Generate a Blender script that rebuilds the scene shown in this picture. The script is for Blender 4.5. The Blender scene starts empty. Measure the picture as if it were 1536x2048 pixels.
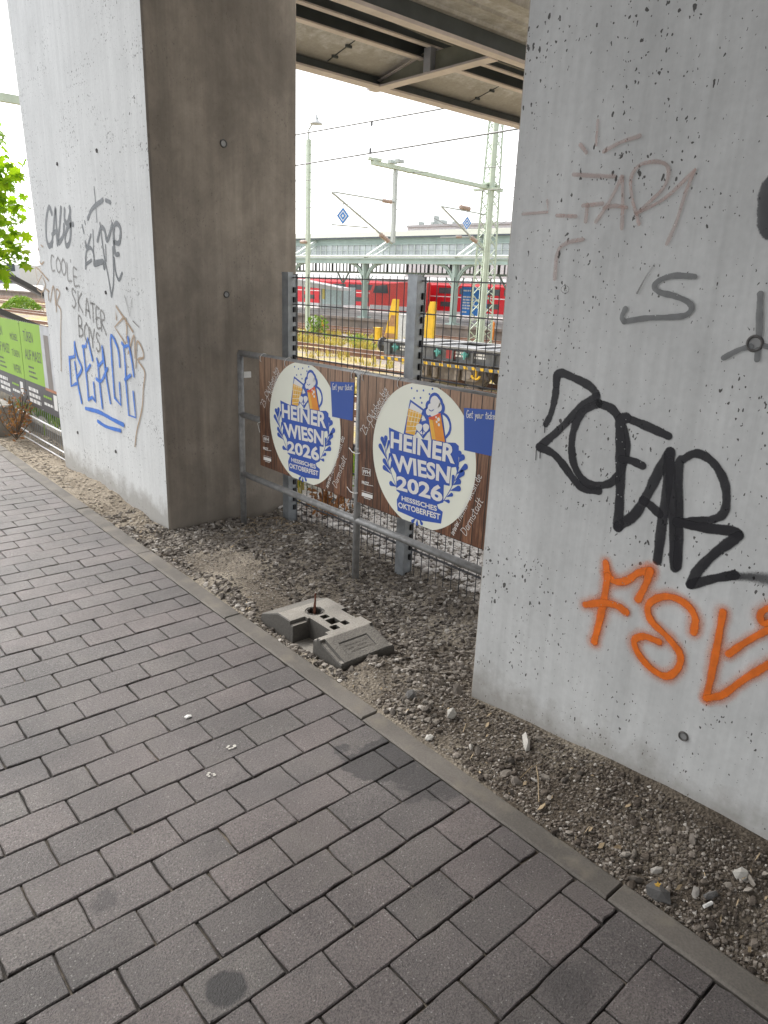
import bpy, math, random
import numpy as np
from mathutils import Vector, Matrix
random.seed(7); rng = np.random.default_rng(7)
SC = bpy.context.scene
COL = SC.collection
R = math.radians

# ------------------------------------------------------------------ camera
H = 1.6
FPX = 1430.0                       # focal length in pixels of the 1536 x 2048 photograph
PITCH, ROLL, AZ = R(17.39), R(-2.28), R(48.35)
F_ = np.array([math.cos(AZ)*math.cos(PITCH), math.sin(AZ)*math.cos(PITCH), -math.sin(PITCH)])
rt0 = np.array([math.sin(AZ), -math.cos(AZ), 0.0]); dn0 = np.cross(F_, rt0)
c_, s_ = math.cos(ROLL), math.sin(ROLL)
RT = c_*rt0 + s_*dn0; DN = -s_*rt0 + c_*dn0
CAM = np.array([0.0, 0.0, H])
cd = bpy.data.cameras.new('camera'); cam = bpy.data.objects.new('camera', cd); COL.objects.link(cam)
cd.sensor_fit = 'VERTICAL'; cd.sensor_height = 36.0; cd.lens = FPX/2048*36.0
cd.clip_start = 0.05; cd.clip_end = 3000
mw = Matrix(((RT[0], -DN[0], -F_[0], 0), (RT[1], -DN[1], -F_[1], 0), (RT[2], -DN[2], -F_[2], H), (0, 0, 0, 1)))
cam.matrix_world = mw
SC.camera = cam

# ------------------------------------------------------------------ world, sun, exposure
SUN_EL, SUN_AZ = 50.0, 92.0       # direction the light comes from (degrees; azimuth from +X towards +Y)
wd = bpy.data.worlds.new('World'); SC.world = wd; wd.use_nodes = True
nt = wd.node_tree; nt.nodes.clear()
wo = nt.nodes.new('ShaderNodeOutputWorld'); bg = nt.nodes.new('ShaderNodeBackground')
sky = nt.nodes.new('ShaderNodeTexSky'); sky.sky_type = 'NISHITA'; sky.sun_disc = False
sky.sun_elevation = R(SUN_EL); sky.sun_rotation = R(90 - SUN_AZ); sky.air_density = 1.0; sky.dust_density = 3.0; sky.altitude = 100
hs = nt.nodes.new('ShaderNodeHueSaturation'); hs.inputs['Saturation'].default_value = 0.12
tc = nt.nodes.new('ShaderNodeTexCoord')
cn = nt.nodes.new('ShaderNodeTexNoise'); cn.inputs['Scale'].default_value = 2.2; cn.inputs['Detail'].default_value = 6
mpn = nt.nodes.new('ShaderNodeMapping'); mpn.inputs['Scale'].default_value = (1, 1, 2.5)
cr = nt.nodes.new('ShaderNodeMapRange'); cr.inputs['From Min'].default_value = .3; cr.inputs['From Max'].default_value = .7
cr.inputs['To Min'].default_value = .8; cr.inputs['To Max'].default_value = 1.25
mx = nt.nodes.new('ShaderNodeMix'); mx.data_type = 'RGBA'; mx.blend_type = 'MULTIPLY'; mx.inputs[0].default_value = 1
nt.links.new(tc.outputs['Generated'], mpn.inputs['Vector']); nt.links.new(mpn.outputs[0], cn.inputs['Vector'])
nt.links.new(cn.outputs['Fac'], cr.inputs['Value'])
nt.links.new(sky.outputs[0], hs.inputs['Color']); nt.links.new(hs.outputs[0], mx.inputs[6]); nt.links.new(cr.outputs[0], mx.inputs[7])
nt.links.new(mx.outputs[2], bg.inputs['Color']); bg.inputs['Strength'].default_value = 0.15
nt.links.new(bg.outputs[0], wo.inputs[0])
sl = bpy.data.lights.new('sun', 'SUN'); sun = bpy.data.objects.new('sun', sl); COL.objects.link(sun)
sl.energy = 1.0; sl.angle = R(14); sl.color = (1.0, .96, .9)
sd = Vector((math.cos(R(SUN_EL))*math.cos(R(SUN_AZ)), math.cos(R(SUN_EL))*math.sin(R(SUN_AZ)), math.sin(R(SUN_EL))))
sun.rotation_euler = sd.to_track_quat('Z', 'Y').to_euler(); sun.location = (0, 0, 30)
vs = SC.view_settings
vs.view_transform = 'Standard'; vs.look = 'None'; vs.gamma = 1; vs.exposure = 1.6
SC.render.film_transparent = False
SC.cycles.max_bounces = 8; SC.cycles.diffuse_bounces = 5; SC.cycles.transparent_max_bounces = 24

# ------------------------------------------------------------------ geometry helpers
def ray(px, py):
    return RT*((px-768)/FPX) + DN*((py-1024)/FPX) + F_
def at(px, py, ax, v):              # point of the pixel's ray on an axis plane
    d = ray(px, py); return CAM + d*((v-CAM[ax])/d[ax])
YA = R(6)                           # the railway runs along TD, ND points away from the path
ND = np.array([math.cos(YA), math.sin(YA), 0]); TD = np.array([-math.sin(YA), math.cos(YA), 0])
def W(t, d, z=0): return TD*t + ND*d + np.array([0, 0, z])
def atN(px, py, D):
    d = ray(px, py); P = CAM + d*(D/(d@ND)); return float(P@TD), float(P[2])
def gz(px, py, z):
    P = at(px, py, 2, z); return float(P@TD), float(P@ND)

class MB:
    def __init__(s): s.v = []; s.f = []; s.uv = []; s.m = []; s.smooth = False
    def add(s, vs, fs, uvs=None, m=0):
        b = len(s.v); s.v += [tuple(map(float, p)) for p in vs]
        for i, f in enumerate(fs):
            s.f.append([b+k for k in f]); s.m.append(m)
            s.uv.append([uvs[k] for k in f] if uvs is not None else [(0, 0)]*len(f))
        return s
    def hexa(s, p, m=0):            # p: 4 bottom (ccw), 4 top
        return s.add(p, [(3, 2, 1, 0), (4, 5, 6, 7), (0, 1, 5, 4), (1, 2, 6, 5), (2, 3, 7, 6), (3, 0, 4, 7)], m=m)
    def box(s, x0, y0, z0, x1, y1, z1, m=0):
        return s.hexa([(x0, y0, z0), (x1, y0, z0), (x1, y1, z0), (x0, y1, z0), (x0, y0, z1), (x1, y0, z1), (x1, y1, z1), (x0, y1, z1)], m)
    def wbox(s, t0, d0, z0, t1, d1, z1, m=0):   # box in railway coordinates
        return s.hexa([W(t0, d0, z0), W(t0, d1, z0), W(t1, d1, z0), W(t1, d0, z0), W(t0, d0, z1), W(t0, d1, z1), W(t1, d1, z1), W(t1, d0, z1)], m)
    def bar(s, p, q, w, h, up=(0, 0, 1), m=0):  # rectangular bar between two points
        p = np.array(p, float); q = np.array(q, float); d = q-p; d = d/np.linalg.norm(d)
        up = np.array(up, float); a = np.cross(d, up)
        if np.linalg.norm(a) < 1e-6: a = np.cross(d, (1, 0, 0))
        a = a/np.linalg.norm(a); b = np.cross(a, d); a = a*w/2; b = b*h/2
        return s.hexa([p-a-b, p+a-b, q+a-b, q-a-b, p-a+b, p+a+b, q+a+b, q-a+b], m)
    def tube(s, pts, r, n=8, m=0, caps=True):
        pts = [np.array(p, float) for p in pts]; k = len(pts)
        rs = r if hasattr(r, '__len__') else [r]*k
        vs = []; prev = None
        for i in range(k):
            d = pts[min(i+1, k-1)]-pts[max(i-1, 0)]; d = d/np.linalg.norm(d)
            if prev is None:
                a = np.cross(d, (0, 0, 1));
                if np.linalg.norm(a) < 1e-3: a = np.cross(d, (1, 0, 0))
            else: a = prev - d*(prev@d)
            a = a/np.linalg.norm(a); prev = a; b = np.cross(d, a)
            for j in range(n):
                t = 2*math.pi*j/n; vs.append(pts[i]+(a*math.cos(t)+b*math.sin(t))*rs[i])
        fs = [(i*n+j, i*n+(j+1) % n, (i+1)*n+(j+1) % n, (i+1)*n+j) for i in range(k-1) for j in range(n)]
        if caps: fs += [tuple(range(n-1, -1, -1)), tuple((k-1)*n+j for j in range(n))]
        return s.add(vs, fs, m=m)
    def prism(s, poly, ext, m=0):   # planar polygon (3D, any winding) extruded by a vector
        n = len(poly); e = np.array(ext, float)
        vs = [np.array(p, float) for p in poly] + [np.array(p, float)+e for p in poly]
        return s.add(vs, [tuple(range(n-1, -1, -1)), tuple(range(n, 2*n))] + [(i, (i+1) % n, n+(i+1) % n, n+i) for i in range(n)], m=m)
    def ico(s, c, r, sc=(1, 1, 1), jit=0.2, rot=None, m=0):
        v = ICO_V*(1+rng.uniform(-jit, jit, (12, 1)))*np.array(sc)*r
        if rot is not None: v = v@rot.T
        return s.add(v+np.array(c), ICO_F, m=m)

t_ = (1+5**.5)/2
ICO_V = np.array([(-1, t_, 0), (1, t_, 0), (-1, -t_, 0), (1, -t_, 0), (0, -1, t_), (0, 1, t_), (0, -1, -t_), (0, 1, -t_), (t_, 0, -1), (t_, 0, 1), (-t_, 0, -1), (-t_, 0, 1)])/math.sqrt(1+t_*t_)
ICO_F = [(0, 11, 5), (0, 5, 1), (0, 1, 7), (0, 7, 10), (0, 10, 11), (1, 5, 9), (5, 11, 4), (11, 10, 2), (10, 7, 6), (7, 1, 8), (3, 9, 4), (3, 4, 2), (3, 2, 6), (3, 6, 8), (3, 8, 9), (4, 9, 5), (2, 4, 11), (6, 2, 10), (8, 6, 7), (9, 8, 1)]
def rotm():
    q = rng.normal(size=4); q /= np.linalg.norm(q); w, x, y, z = q
    return np.array([[1-2*(y*y+z*z), 2*(x*y-z*w), 2*(x*z+y*w)], [2*(x*y+z*w), 1-2*(x*x+z*z), 2*(y*z-x*w)], [2*(x*z-y*w), 2*(y*z+x*w), 1-2*(x*x+y*y)]])

def root_of(o):
    while o.parent: o = o.parent
    return o
def thing(name, label, cat, loc=(0, 0, 0), group=None):
    o = bpy.data.objects.new(name, None); COL.objects.link(o); o.location = loc; o.empty_display_size = .1
    o['label'] = label; o['category'] = cat
    if group: o['group'] = group
    return o
def tag(o, label, cat, group=None):
    o['label'] = label; o['category'] = cat
    if group: o['group'] = group
    return o
def build(name, mb, mats, parent=None, kind=None, smooth=False, label=None):
    mats = mats if isinstance(mats, (list, tuple)) else [mats]
    me = bpy.data.meshes.new(name)
    off = np.array(root_of(parent).location) if parent else np.zeros(3)
    V = np.array(mb.v)-off
    me.from_pydata(V.tolist(), [], mb.f)
    if any(u != (0, 0) for fu in mb.uv[:4] for u in fu) or len(mb.uv) < 4:
        ul = me.uv_layers.new(name='UVMap')
        ul.data.foreach_set('uv', np.array([c for fu in mb.uv for u in fu for c in u], dtype=np.float32))
    for m in mats: me.materials.append(m)
    if len(mats) > 1: me.polygons.foreach_set('material_index', mb.m)
    if smooth: me.polygons.foreach_set('use_smooth', [True]*len(mb.f))
    me.update()
    o = bpy.data.objects.new(name, me); COL.objects.link(o)
    if parent: o.parent = parent
    if kind: o['kind'] = kind
    if label: o['label'] = label
    return o
def copy_tree(o, parent=None):
    c = o.copy(); COL.objects.link(c)
    if parent: c.parent = parent
    for ch in list(o.children): copy_tree(ch, c)
    return c

# ------------------------------------------------------------------ material helpers
class NT:
    def __init__(s, name):
        s.mat = bpy.data.materials.new(name); s.mat.use_nodes = True; s.t = s.mat.node_tree
        s.b = s.t.nodes['Principled BSDF']; s.out = s.t.nodes['Material Output']
        s.co = s.n('ShaderNodeTexCoord'); s.P = s.co.outputs['Object']
    def n(s, ty, **k):
        x = s.t.nodes.new(ty)
        for a, v in k.items(): setattr(x, a, v)
        return x
    def l(s, a, b): s.t.links.new(a, b)
    def put(s, x, v):
        if hasattr(v, 'is_output') or hasattr(v, 'links'): s.l(v, x)
        else: x.default_value = v
    def map(s, scale=(1, 1, 1), loc=(0, 0, 0), vec=None):
        m = s.n('ShaderNodeMapping'); m.inputs['Scale'].default_value = scale; m.inputs['Location'].default_value = loc
        s.l(vec or s.P, m.inputs['Vector']); return m.outputs[0]
    def noise(s, scale, detail=4, vec=None, rough=.55, col=False, dist=0):
        x = s.n('ShaderNodeTexNoise'); x.inputs['Scale'].default_value = scale; x.inputs['Detail'].default_value = detail
        x.inputs['Roughness'].default_value = rough; x.inputs['Distortion'].default_value = dist
        s.l(vec or s.P, x.inputs['Vector']); return x.outputs['Color' if col else 'Fac']
    def vor(s, scale, vec=None, feat='F1', rnd=1.0):
        x = s.n('ShaderNodeTexVoronoi', feature=feat); x.inputs['Scale'].default_value = scale; x.inputs['Randomness'].default_value = rnd
        s.l(vec or s.P, x.inputs['Vector']); return x
    def rng(s, v, a, b, c=0., d=1., smooth=False):
        x = s.n('ShaderNodeMapRange'); x.clamp = True
        if smooth: x.interpolation_type = 'SMOOTHSTEP'
        for k, q in zip(('From Min', 'From Max', 'To Min', 'To Max'), (a, b, c, d)): x.inputs[k].default_value = q
        s.put(x.inputs['Value'], v); return x.outputs[0]
    def math(s, op, a, b=0.):
        x = s.n('ShaderNodeMath', operation=op); s.put(x.inputs[0], a); s.put(x.inputs[1], b); return x.outputs[0]
    def mix(s, f, a, b, mode='MIX'):
        x = s.n('ShaderNodeMix', data_type='RGBA', blend_type=mode)
        s.put(x.inputs[0], f)
        for i, v in ((6, a), (7, b)):
            if isinstance(v, tuple) and len(v) == 3: v = v+(1,)
            s.put(x.inputs[i], v)
        return x.outputs[2]
    def ramp(s, v, stops):
        x = s.n('ShaderNodeValToRGB'); e = x.color_ramp.elements
        while len(e) < len(stops): e.new(.5)
        for k, (p, c) in zip(e, stops): k.position = p; k.color = tuple(c)+(1,)
        s.put(x.inputs[0], v); return x.outputs[0]
    def bump(s, h, st=.3, dist=.01):
        x = s.n('ShaderNodeBump'); x.inputs['Strength'].default_value = st; x.inputs['Distance'].default_value = dist
        s.l(h, x.inputs['Height']); s.l(x.outputs[0], s.b.inputs['Normal'])
    def sep(s, vec=None):
        x = s.n('ShaderNodeSeparateXYZ'); s.l(vec or s.P, x.inputs[0]); return x.outputs
    def col(s, v):
        if isinstance(v, tuple) and len(v) == 3: v = v+(1,)
        s.put(s.b.inputs['Base Color'], v); return s
    def setp(s, **k):
        for a, v in k.items(): s.put(s.b.inputs[a.replace('_', ' ')], v)
        return s

def simple(name, c, rough=.6, metal=0, var=.15, scale=8, bump=0, spec=.5):
    s = NT(name)
    n = s.noise(scale, 5)
    f = s.rng(n, .3, .7, 1-var, 1+var)
    x = s.n('ShaderNodeMix', data_type='RGBA', blend_type='MULTIPLY'); x.inputs[0].default_value = 1
    x.inputs[6].default_value = tuple(c)+(1,); s.l(f, x.inputs[7])
    s.col(x.outputs[2]); s.setp(Roughness=rough, Metallic=metal, Specular_IOR_Level=spec)
    if bump: s.bump(s.noise(scale*6, 4), bump, .01)
    return s.mat

def concrete(name, c, streak=.12, mottle=.12, pores=1.0, dirt=(.2, .17, .14), dirt_amt=.0, warm=None):
    s = NT(name); P = s.P
    st = s.noise(3.2, 5, s.map((6, 6, .16)), .6)
    st2 = s.noise(14, 3, s.map((4, 4, .12)), .6)
    mo = s.noise(1.3, 6, None, .6)
    k = s.math('MULTIPLY', s.rng(st, .3, .7, 1-streak, 1+streak), s.rng(mo, .3, .7, 1-mottle, 1+mottle))
    k = s.math('MULTIPLY', k, s.rng(st2, .3, .7, 1-streak*.35, 1+streak*.35))
    bl = s.rng(s.noise(4.5, 6, s.map((1, 1, .7), (2, 9, 4)), .65, dist=.4), .35, .7, 1+mottle*.5, 1-mottle*.6); k = s.math('MULTIPLY', k, bl)
    k = s.math('MULTIPLY', k, s.rng(s.noise(45, 3), .3, .7, .96, 1.04))
    base = s.mix(1.0, c, k, 'MULTIPLY')
    if dirt_amt:
        d1 = s.rng(s.noise(1.6, 7, s.map((1, 1, .55)), .65, dist=.6), .42, .72, 0, 1)
        d2 = s.rng(s.noise(2.2, 5, s.map((3, 3, .2)), .6), .5, .75, 0, .8)
        base = s.mix(s.math('MULTIPLY', s.math('MAXIMUM', d1, d2), dirt_amt), base, dirt)
    # blow holes: small dark elongated pits, clustered
    clus = s.rng(s.noise(2.1, 4, s.map((1, 1, 1.4), (3, 1, 7)), .6), .44, .66, 0, 1)
    pit = None
    for sc, thr, str_, rn in ((27, .11, .55, .74), (50, .21, .6, .54), (95, .26, .65, .46)):
        warp = s.n('ShaderNodeVectorMath', operation='ADD')
        nv = s.n('ShaderNodeVectorMath', operation='SCALE'); nv.inputs['Scale'].default_value = .02
        s.l(s.noise(40, 2, col=True), nv.inputs[0]); mp_ = s.n('ShaderNodeMapping'); mp_.inputs['Scale'].default_value = (1, 1, str_); mp_.inputs['Rotation'].default_value = (.5, .35, .2); s.l(s.P, mp_.inputs[0]); s.l(mp_.outputs[0], warp.inputs[0]); s.l(nv.outputs[0], warp.inputs[1])
        v = s.vor(sc, warp.outputs[0])
        sp = s.n('ShaderNodeSeparateColor'); s.l(v.outputs['Color'], sp.inputs[0])
        size = s.math('MULTIPLY', s.rng(sp.outputs[0], rn, 1.0, 0, 1), s.rng(clus, 0, 1, .35, 1))
        q = s.math('LESS_THAN', v.outputs['Distance'], s.math('MULTIPLY', size, thr*1.6))
        pit = q if pit is None else s.math('MAXIMUM', pit, q)
    pit = s.math('MULTIPLY', pit, pores)
    base = s.mix(s.math('MULTIPLY', pit, .9), base, (.05, .046, .042))
    zz = s.sep()[2]
    spl = s.math('MULTIPLY', s.rng(s.math('ADD', zz, s.rng(s.noise(7, 6, None, .7), .3, .7, -.07, .07)), .05, .17, 1, 0), .55)
    base = s.mix(spl, base, (.20, .175, .145))
    s.col(base); s.setp(Roughness=.78, Specular_IOR_Level=.3)
    h = s.math('SUBTRACT', s.math('MULTIPLY', s.noise(60, 4), .12), s.math('MULTIPLY', pit, .8))
    h = s.math('ADD', h, s.math('MULTIPLY', st, .12))
    s.bump(h, .35, .006)
    return s.mat

def spray(name, c, soft=.35, opac=.97, rough=.5, speck=.25):
    s = NT(name); uv = s.co.outputs['UV']
    x = s.sep(uv)
    a = s.math('ABSOLUTE', x[0])
    a = s.math('ADD', a, s.rng(s.noise(220, 3), .3, .7, -speck*soft, speck*soft))
    al = s.rng(a, 1-soft, 1.0, 1, 0, True)
    al = s.math('MULTIPLY', al, s.rng(s.noise(7, 4), .3, .7, opac*.86, opac))
    v = s.vor(70); sp = s.n('ShaderNodeSeparateColor'); s.l(v.outputs['Color'], sp.inputs[0])
    al = s.math('MULTIPLY', al, s.math('SUBTRACT', 1.0, s.math('MULTIPLY', s.math('LESS_THAN', v.outputs['Distance'], .14), s.math('GREATER_THAN', sp.outputs[0], .88))))
    al = s.math('MULTIPLY', al, x[1])
    s.col(s.mix(1, c, s.rng(s.noise(30, 3), .3, .7, .85, 1.15), 'MULTIPLY')); s.setp(Roughness=rough, Alpha=al)
    return s.mat

# ------------------------------------------------------------------ materials
M = {}
M['painted_concrete'] = concrete('painted_concrete', (.63, .64, .63), streak=.06, mottle=.07, pores=1)  # lit copy of the pillar concrete, for the far pillar's path side
M['worn_painted_concrete'] = concrete('worn_painted_concrete', (.545, .55, .54), streak=.08, mottle=.11, pores=1)  # same surface on the near pillar, darkened for shade, more mottled
M['raw_concrete'] = concrete('raw_concrete', (.265, .23, .19), streak=.10, mottle=.32, pores=.35, dirt=(.10, .085, .07), dirt_amt=.6)  # same concrete with brown stains, bridge shade worked into the base colour
M['soffit_concrete'] = concrete('soffit_concrete', (.58, .60, .68), streak=.1, mottle=.12, pores=.2, dirt=(.30, .29, .29), dirt_amt=.2)
M['wall_concrete'] = concrete('wall_concrete', (.34, .32, .29), streak=.1, mottle=.2, pores=.6, dirt=(.12, .11, .09), dirt_amt=.5)
M['flange'] = simple('beige_painted_steel', (.60, .55, .575), .55, 0, .1, 4)
M['web'] = simple('dark_painted_steel', (.07, .085, .10), .5, 0, .2, 3)
M['bracket'] = simple('greygreen_painted_steel', (.23, .235, .20), .5, 0, .15, 4)
M['stiff'] = simple('blue_grey_steel', (.42, .44, .52), .35, .3, .1, 6)
M['galv'] = simple('galvanised_steel', (.30, .32, .335), .48, .55, .22, 14, .05)
M['galv_pipe'] = simple('weathered_galvanised_pipe', (.27, .27, .265), .55, .45, .25, 22, .05)
M['wire'] = simple('dark_coated_wire', (.055, .055, .06), .5, .2, .2, 30)
M['black'] = simple('black_plastic', (.012, .012, .013), .5)
M['zip'] = simple('white_nylon', (.72, .72, .70), .4)
M['rust'] = simple('rusty_steel', (.16, .06, .035), .85, .1, .4, 60, .3)
M['ohl_green'] = simple('pale_green_paint', (.46, .53, .43), .55, 0, .1, 3)
M['ohl_grey'] = simple('grey_galvanised_mast', (.42, .45, .43), .55, .2, .1, 3)
M['station_green'] = simple('station_green_paint', (.36, .45, .41), .5, 0, .1, 1.5)
M['station_light'] = simple('station_light_trim', (.62, .68, .62), .5, 0, .08, 1.5)
M['roof_cream'] = simple('pale_roof_sheet', (.20, .205, .155), .6, 0, .08, .6)
M['insul'] = simple('brown_insulator', (.36, .27, .22), .3)
M['line'] = simple('overhead_wire', (.10, .10, .10), .5, .4)
M['rail'] = simple('rusty_rail', (.24, .13, .085), .6, .3, .2, 3)
M['rail_top'] = simple('polished_railhead', (.5, .47, .45), .35, .8, .1, 3)
M['sleeper'] = simple('weathered_sleeper', (.24, .20, .17), .85, 0, .25, 4)
M['yellow'] = simple('yellow_paint', (.78, .47, .02), .45, 0, .12, 5)
M['orange'] = simple('orange_paint', (.75, .25, .03), .5)
M['white'] = simple('white_paint', (.78, .78, .77), .45, 0, .05, 6)
M['grey_cab'] = simple('light_grey_paint', (.55, .57, .58), .45)
M['wagon'] = simple('grey_wagon_paint', (.13, .135, .14), .6, .1, .3, 4, .1)
M['wagon_top'] = simple('worn_wagon_deck', (.24, .24, .24), .6, .2, .2, 3)
M['bogie'] = simple('dusty_bogie_steel', (.19, .165, .15), .75, .2, .35, 7, .2)
M['bogie_pale'] = simple('dusty_axle_box', (.27, .235, .21), .8, .1, .3, 8, .2)
M['teal'] = simple('teal_paint', (.10, .36, .33), .45)
M['red'] = simple('red_train_paint', (.56, .012, .022), .32, 0, .06, .7)
M['glass'] = simple('dark_train_glass', (.07, .085, .09), .12, 0, .2, 1.5)
M['train_grey'] = simple('light_grey_train_paint', (.52, .53, .54), .45)
M['roof_grey'] = simple('train_roof_grey', (.40, .40, .40), .6)
M['pane'] = simple('milky_glass_pane', (.50, .54, .54), .25, 0, .3, .8)
M['blue_board'] = simple('blue_print', (.03, .23, .68), .5)
M['sign_blue'] = simple('sign_blue', (.03, .22, .62), .5)
M['cream'] = simple('cream_print', (.78, .79, .68), .42, 0, .04, 3)
M['print_blue'] = simple('blue_banner_print', (.025, .085, .40), .42, 0, .04, 5)
M['panel_blue'] = simple('indigo_banner_print', (.028, .085, .36), .42, 0, .04, 5)
M['print_white'] = simple('white_banner_print', (.74, .73, .70), .42, 0, .04, 5)
M['gold'] = simple('golden_print', (.76, .42, .055), .42, 0, .12, 9)
M['amber'] = simple('amber_print', (.72, .26, .03), .42, 0, .1, 9)
M['redprint'] = simple('red_print', (.65, .10, .04), .42)
M['lime'] = simple('lime_banner_print', (.25, .46, .02), .45, 0, .06, 3)
M['dark_print'] = simple('dark_grey_banner_print', (.06, .058, .06), .45)
M['taupe'] = simple('taupe_print', (.20, .175, .155), .45)
M['pale_print'] = simple('pale_grey_print', (.50, .51, .52), .45)
M['orange_print'] = simple('orange_print', (.42, .16, .07), .45)
M['dark_mesh'] = simple('dark_grey_sheet', (.10, .115, .115), .7, 0, .25, 2.5)
M['loco_red'] = simple('faded_red_paint', (.62, .07, .06), .4)
M['shelter_teal'] = simple('pale_teal_glass', (.55, .70, .70), .25)
M['yellow_notice'] = simple('yellow_notice', (.72, .62, .16), .5)
M['redplate'] = simple('red_plate', (.40, .05, .05), .5)
M['rust_brown'] = simple('brown_worn_paint', (.36, .19, .08), .7, 0, .3, 8)
M['galv_wire'] = simple('bright_galvanised_wire', (.62, .62, .62), .45, .2)
M['dry_straw'] = simple('dry_straw', (.34, .26, .16), .8)
M['bark'] = simple('grey_bark', (.11, .09, .07), .85, 0, .3, 18, .4)
M['trunk_cable'] = simple('dark_handrail_paint', (.06, .06, .062), .45)
M['car_glass'] = simple('dark_car_glass', (.03, .035, .04), .1)
M['tyre'] = simple('tyre_rubber', (.02, .02, .02), .8)
M['foam'] = simple('white_paper', (.66, .65, .62), .7)
M['yellow_leaf'] = simple('yellow_dead_leaf', (.48, .29, .04), .6)
M['dropping'] = simple('chalky_white_dropping', (.52, .50, .45), .9)

s = NT('wood_print')                   # printed timber planks on the banners
P = s.P; xyz = s.sep()
pl = s.math('MULTIPLY', xyz[1], 15.0)
fr = s.math('FRACT', pl); fl = s.math('FLOOR', pl)
wn = s.n('ShaderNodeTexWhiteNoise', noise_dimensions='1D'); s.l(fl, wn.inputs['W'])
gr = s.noise(8, 6, s.map((1, 9, .9)), .65, dist=.5)
c = s.ramp(gr, [(.28, (.034, .013, .007)), (.5, (.15, .06, .029)), (.72, (.32, .16, .083))])
c = s.mix(1, c, s.rng(wn.outputs[0], 0, 1, .6, 1.25), 'MULTIPLY')
top = s.rng(xyz[2], .32, .66, 0, .55)    # the printed planks fade to pale timber at the top edge
c = s.mix(top, c, s.mix(1, (.45, .30, .20), s.rng(gr, .2, .8, .5, 1.4), 'MULTIPLY'))
gap = s.math('LESS_THAN', s.math('ABSOLUTE', s.math('SUBTRACT', fr, .5)), .455)
c = s.mix(gap, (.02, .011, .008), c)
s.col(c); s.setp(Roughness=.42); M['wood'] = s.mat

s = NT('paver')                        # concrete block paving
gi = s.n('ShaderNodeNewGeometry').outputs['Random Per Island']
c = s.ramp(gi, [(0, (.090, .079, .075)), (.45, (.107, .092, .088)), (.8, (.121, .101, .096)), (1, (.100, .090, .083))])
c = s.mix(1, c, s.rng(s.noise(2.6, 5), .3, .7, .72, 1.28), 'MULTIPLY')
c = s.mix(1, c, s.rng(s.noise(190, 5, None, .75), .36, .64, .45, 1.55), 'MULTIPLY')
v = s.vor(150); sp = s.n('ShaderNodeSeparateColor'); s.l(v.outputs['Color'], sp.inputs[0])
dk = s.math('MULTIPLY', s.math('LESS_THAN', v.outputs['Distance'], .3), s.math('GREATER_THAN', sp.outputs[0], .76))
lt = s.math('MULTIPLY', s.math('LESS_THAN', v.outputs['Distance'], .3), s.math('LESS_THAN', sp.outputs[0], .09))
c = s.mix(s.math('MULTIPLY', dk, .75), c, (.035, .032, .03)); c = s.mix(s.math('MULTIPLY', lt, .6), c, (.34, .33, .31))
xyz = s.sep()
def disc(cx, cy, r, soft, wob=.02, sx=1, sy=1):
    a = s.math('MULTIPLY', s.math('SUBTRACT', xyz[0], cx), sx); b = s.math('MULTIPLY', s.math('SUBTRACT', xyz[1], cy), sy)
    d = s.math('SQRT', s.math('ADD', s.math('MULTIPLY', a, a), s.math('MULTIPLY', b, b)))
    d = s.math('ADD', d, s.rng(s.noise(9, 4), .3, .7, -wob, wob))
    return s.rng(d, r-soft, r+soft, 1, 0, True)
p1 = at(450, 1975, 2, 0); p2 = at(770, 1510, 2, 0); p3 = at(215, 1795, 2, 0); p4 = at(690, 1490, 2, 0); p5 = at(870, 1560, 2, 0); p6 = at(1130, 1960, 2, 0)
stain = s.math('MULTIPLY', disc(p1[0], p1[1], .048, .006, .012), .92)
stain = s.math('MAXIMUM', stain, s.math('MULTIPLY', disc(p2[0], p2[1], .17, .010, .09, 1, 1.5), .72))
stain = s.math('MAXIMUM', stain, s.math('MULTIPLY', disc(p5[0], p5[1], .12, .015, .07, 1, 1.4), .62))
stain = s.math('MAXIMUM', stain, s.math('MULTIPLY', disc(p3[0], p3[1], .04, .012, .03), .55))
stain = s.math('MAXIMUM', stain, s.math('MULTIPLY', disc(p6[0], p6[1], .07, .04, .03), .45))
c = s.mix(s.rng(s.noise(3.2, 6, None, .65), .54, .68, 0, .4), c, (.135, .12, .105)); c = s.mix(s.rng(s.noise(1.7, 5, s.map((1, 1, 1), (5, 2, 0))), .55, .7, 0, .45), c, (.05, .046, .045))
c = s.mix(stain, c, (.022, .020, .020))
s.col(c)
s.setp(Roughness=s.rng(s.noise(120, 3), .3, .7, .34, .6), Specular_IOR_Level=.5)
h = s.math('ADD', s.noise(260, 4, None, .6), s.math('MULTIPLY', s.noise(70, 3), .6))
s.bump(s.math('SUBTRACT', h, s.math('MULTIPLY', dk, .6)), .9, .006); M['paver'] = s.mat

s = NT('joint_sand'); jn = s.noise(3, 6, None, .7); s.col(s.mix(s.rng(jn, .48, .66), (.022, .019, .017), (.15, .125, .095))); s.setp(Roughness=.95); s.bump(s.noise(240, 3), .6, .004); M['joint'] = s.mat
s = NT('kerb_concrete')
c = s.mix(1, (.118, .106, .092), s.rng(s.noise(3.5, 6), .3, .7, .7, 1.3), 'MULTIPLY')
c = s.mix(1, c, s.rng(s.noise(170, 3), .25, .75, .78, 1.2), 'MULTIPLY')
c = s.mix(s.rng(s.noise(8, 5), .5, .66, 0, .6), c, (.19, .165, .13))
s.col(c); s.setp(Roughness=.8); s.bump(s.noise(190, 4), .4, .003); M['kerb'] = s.mat

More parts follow.
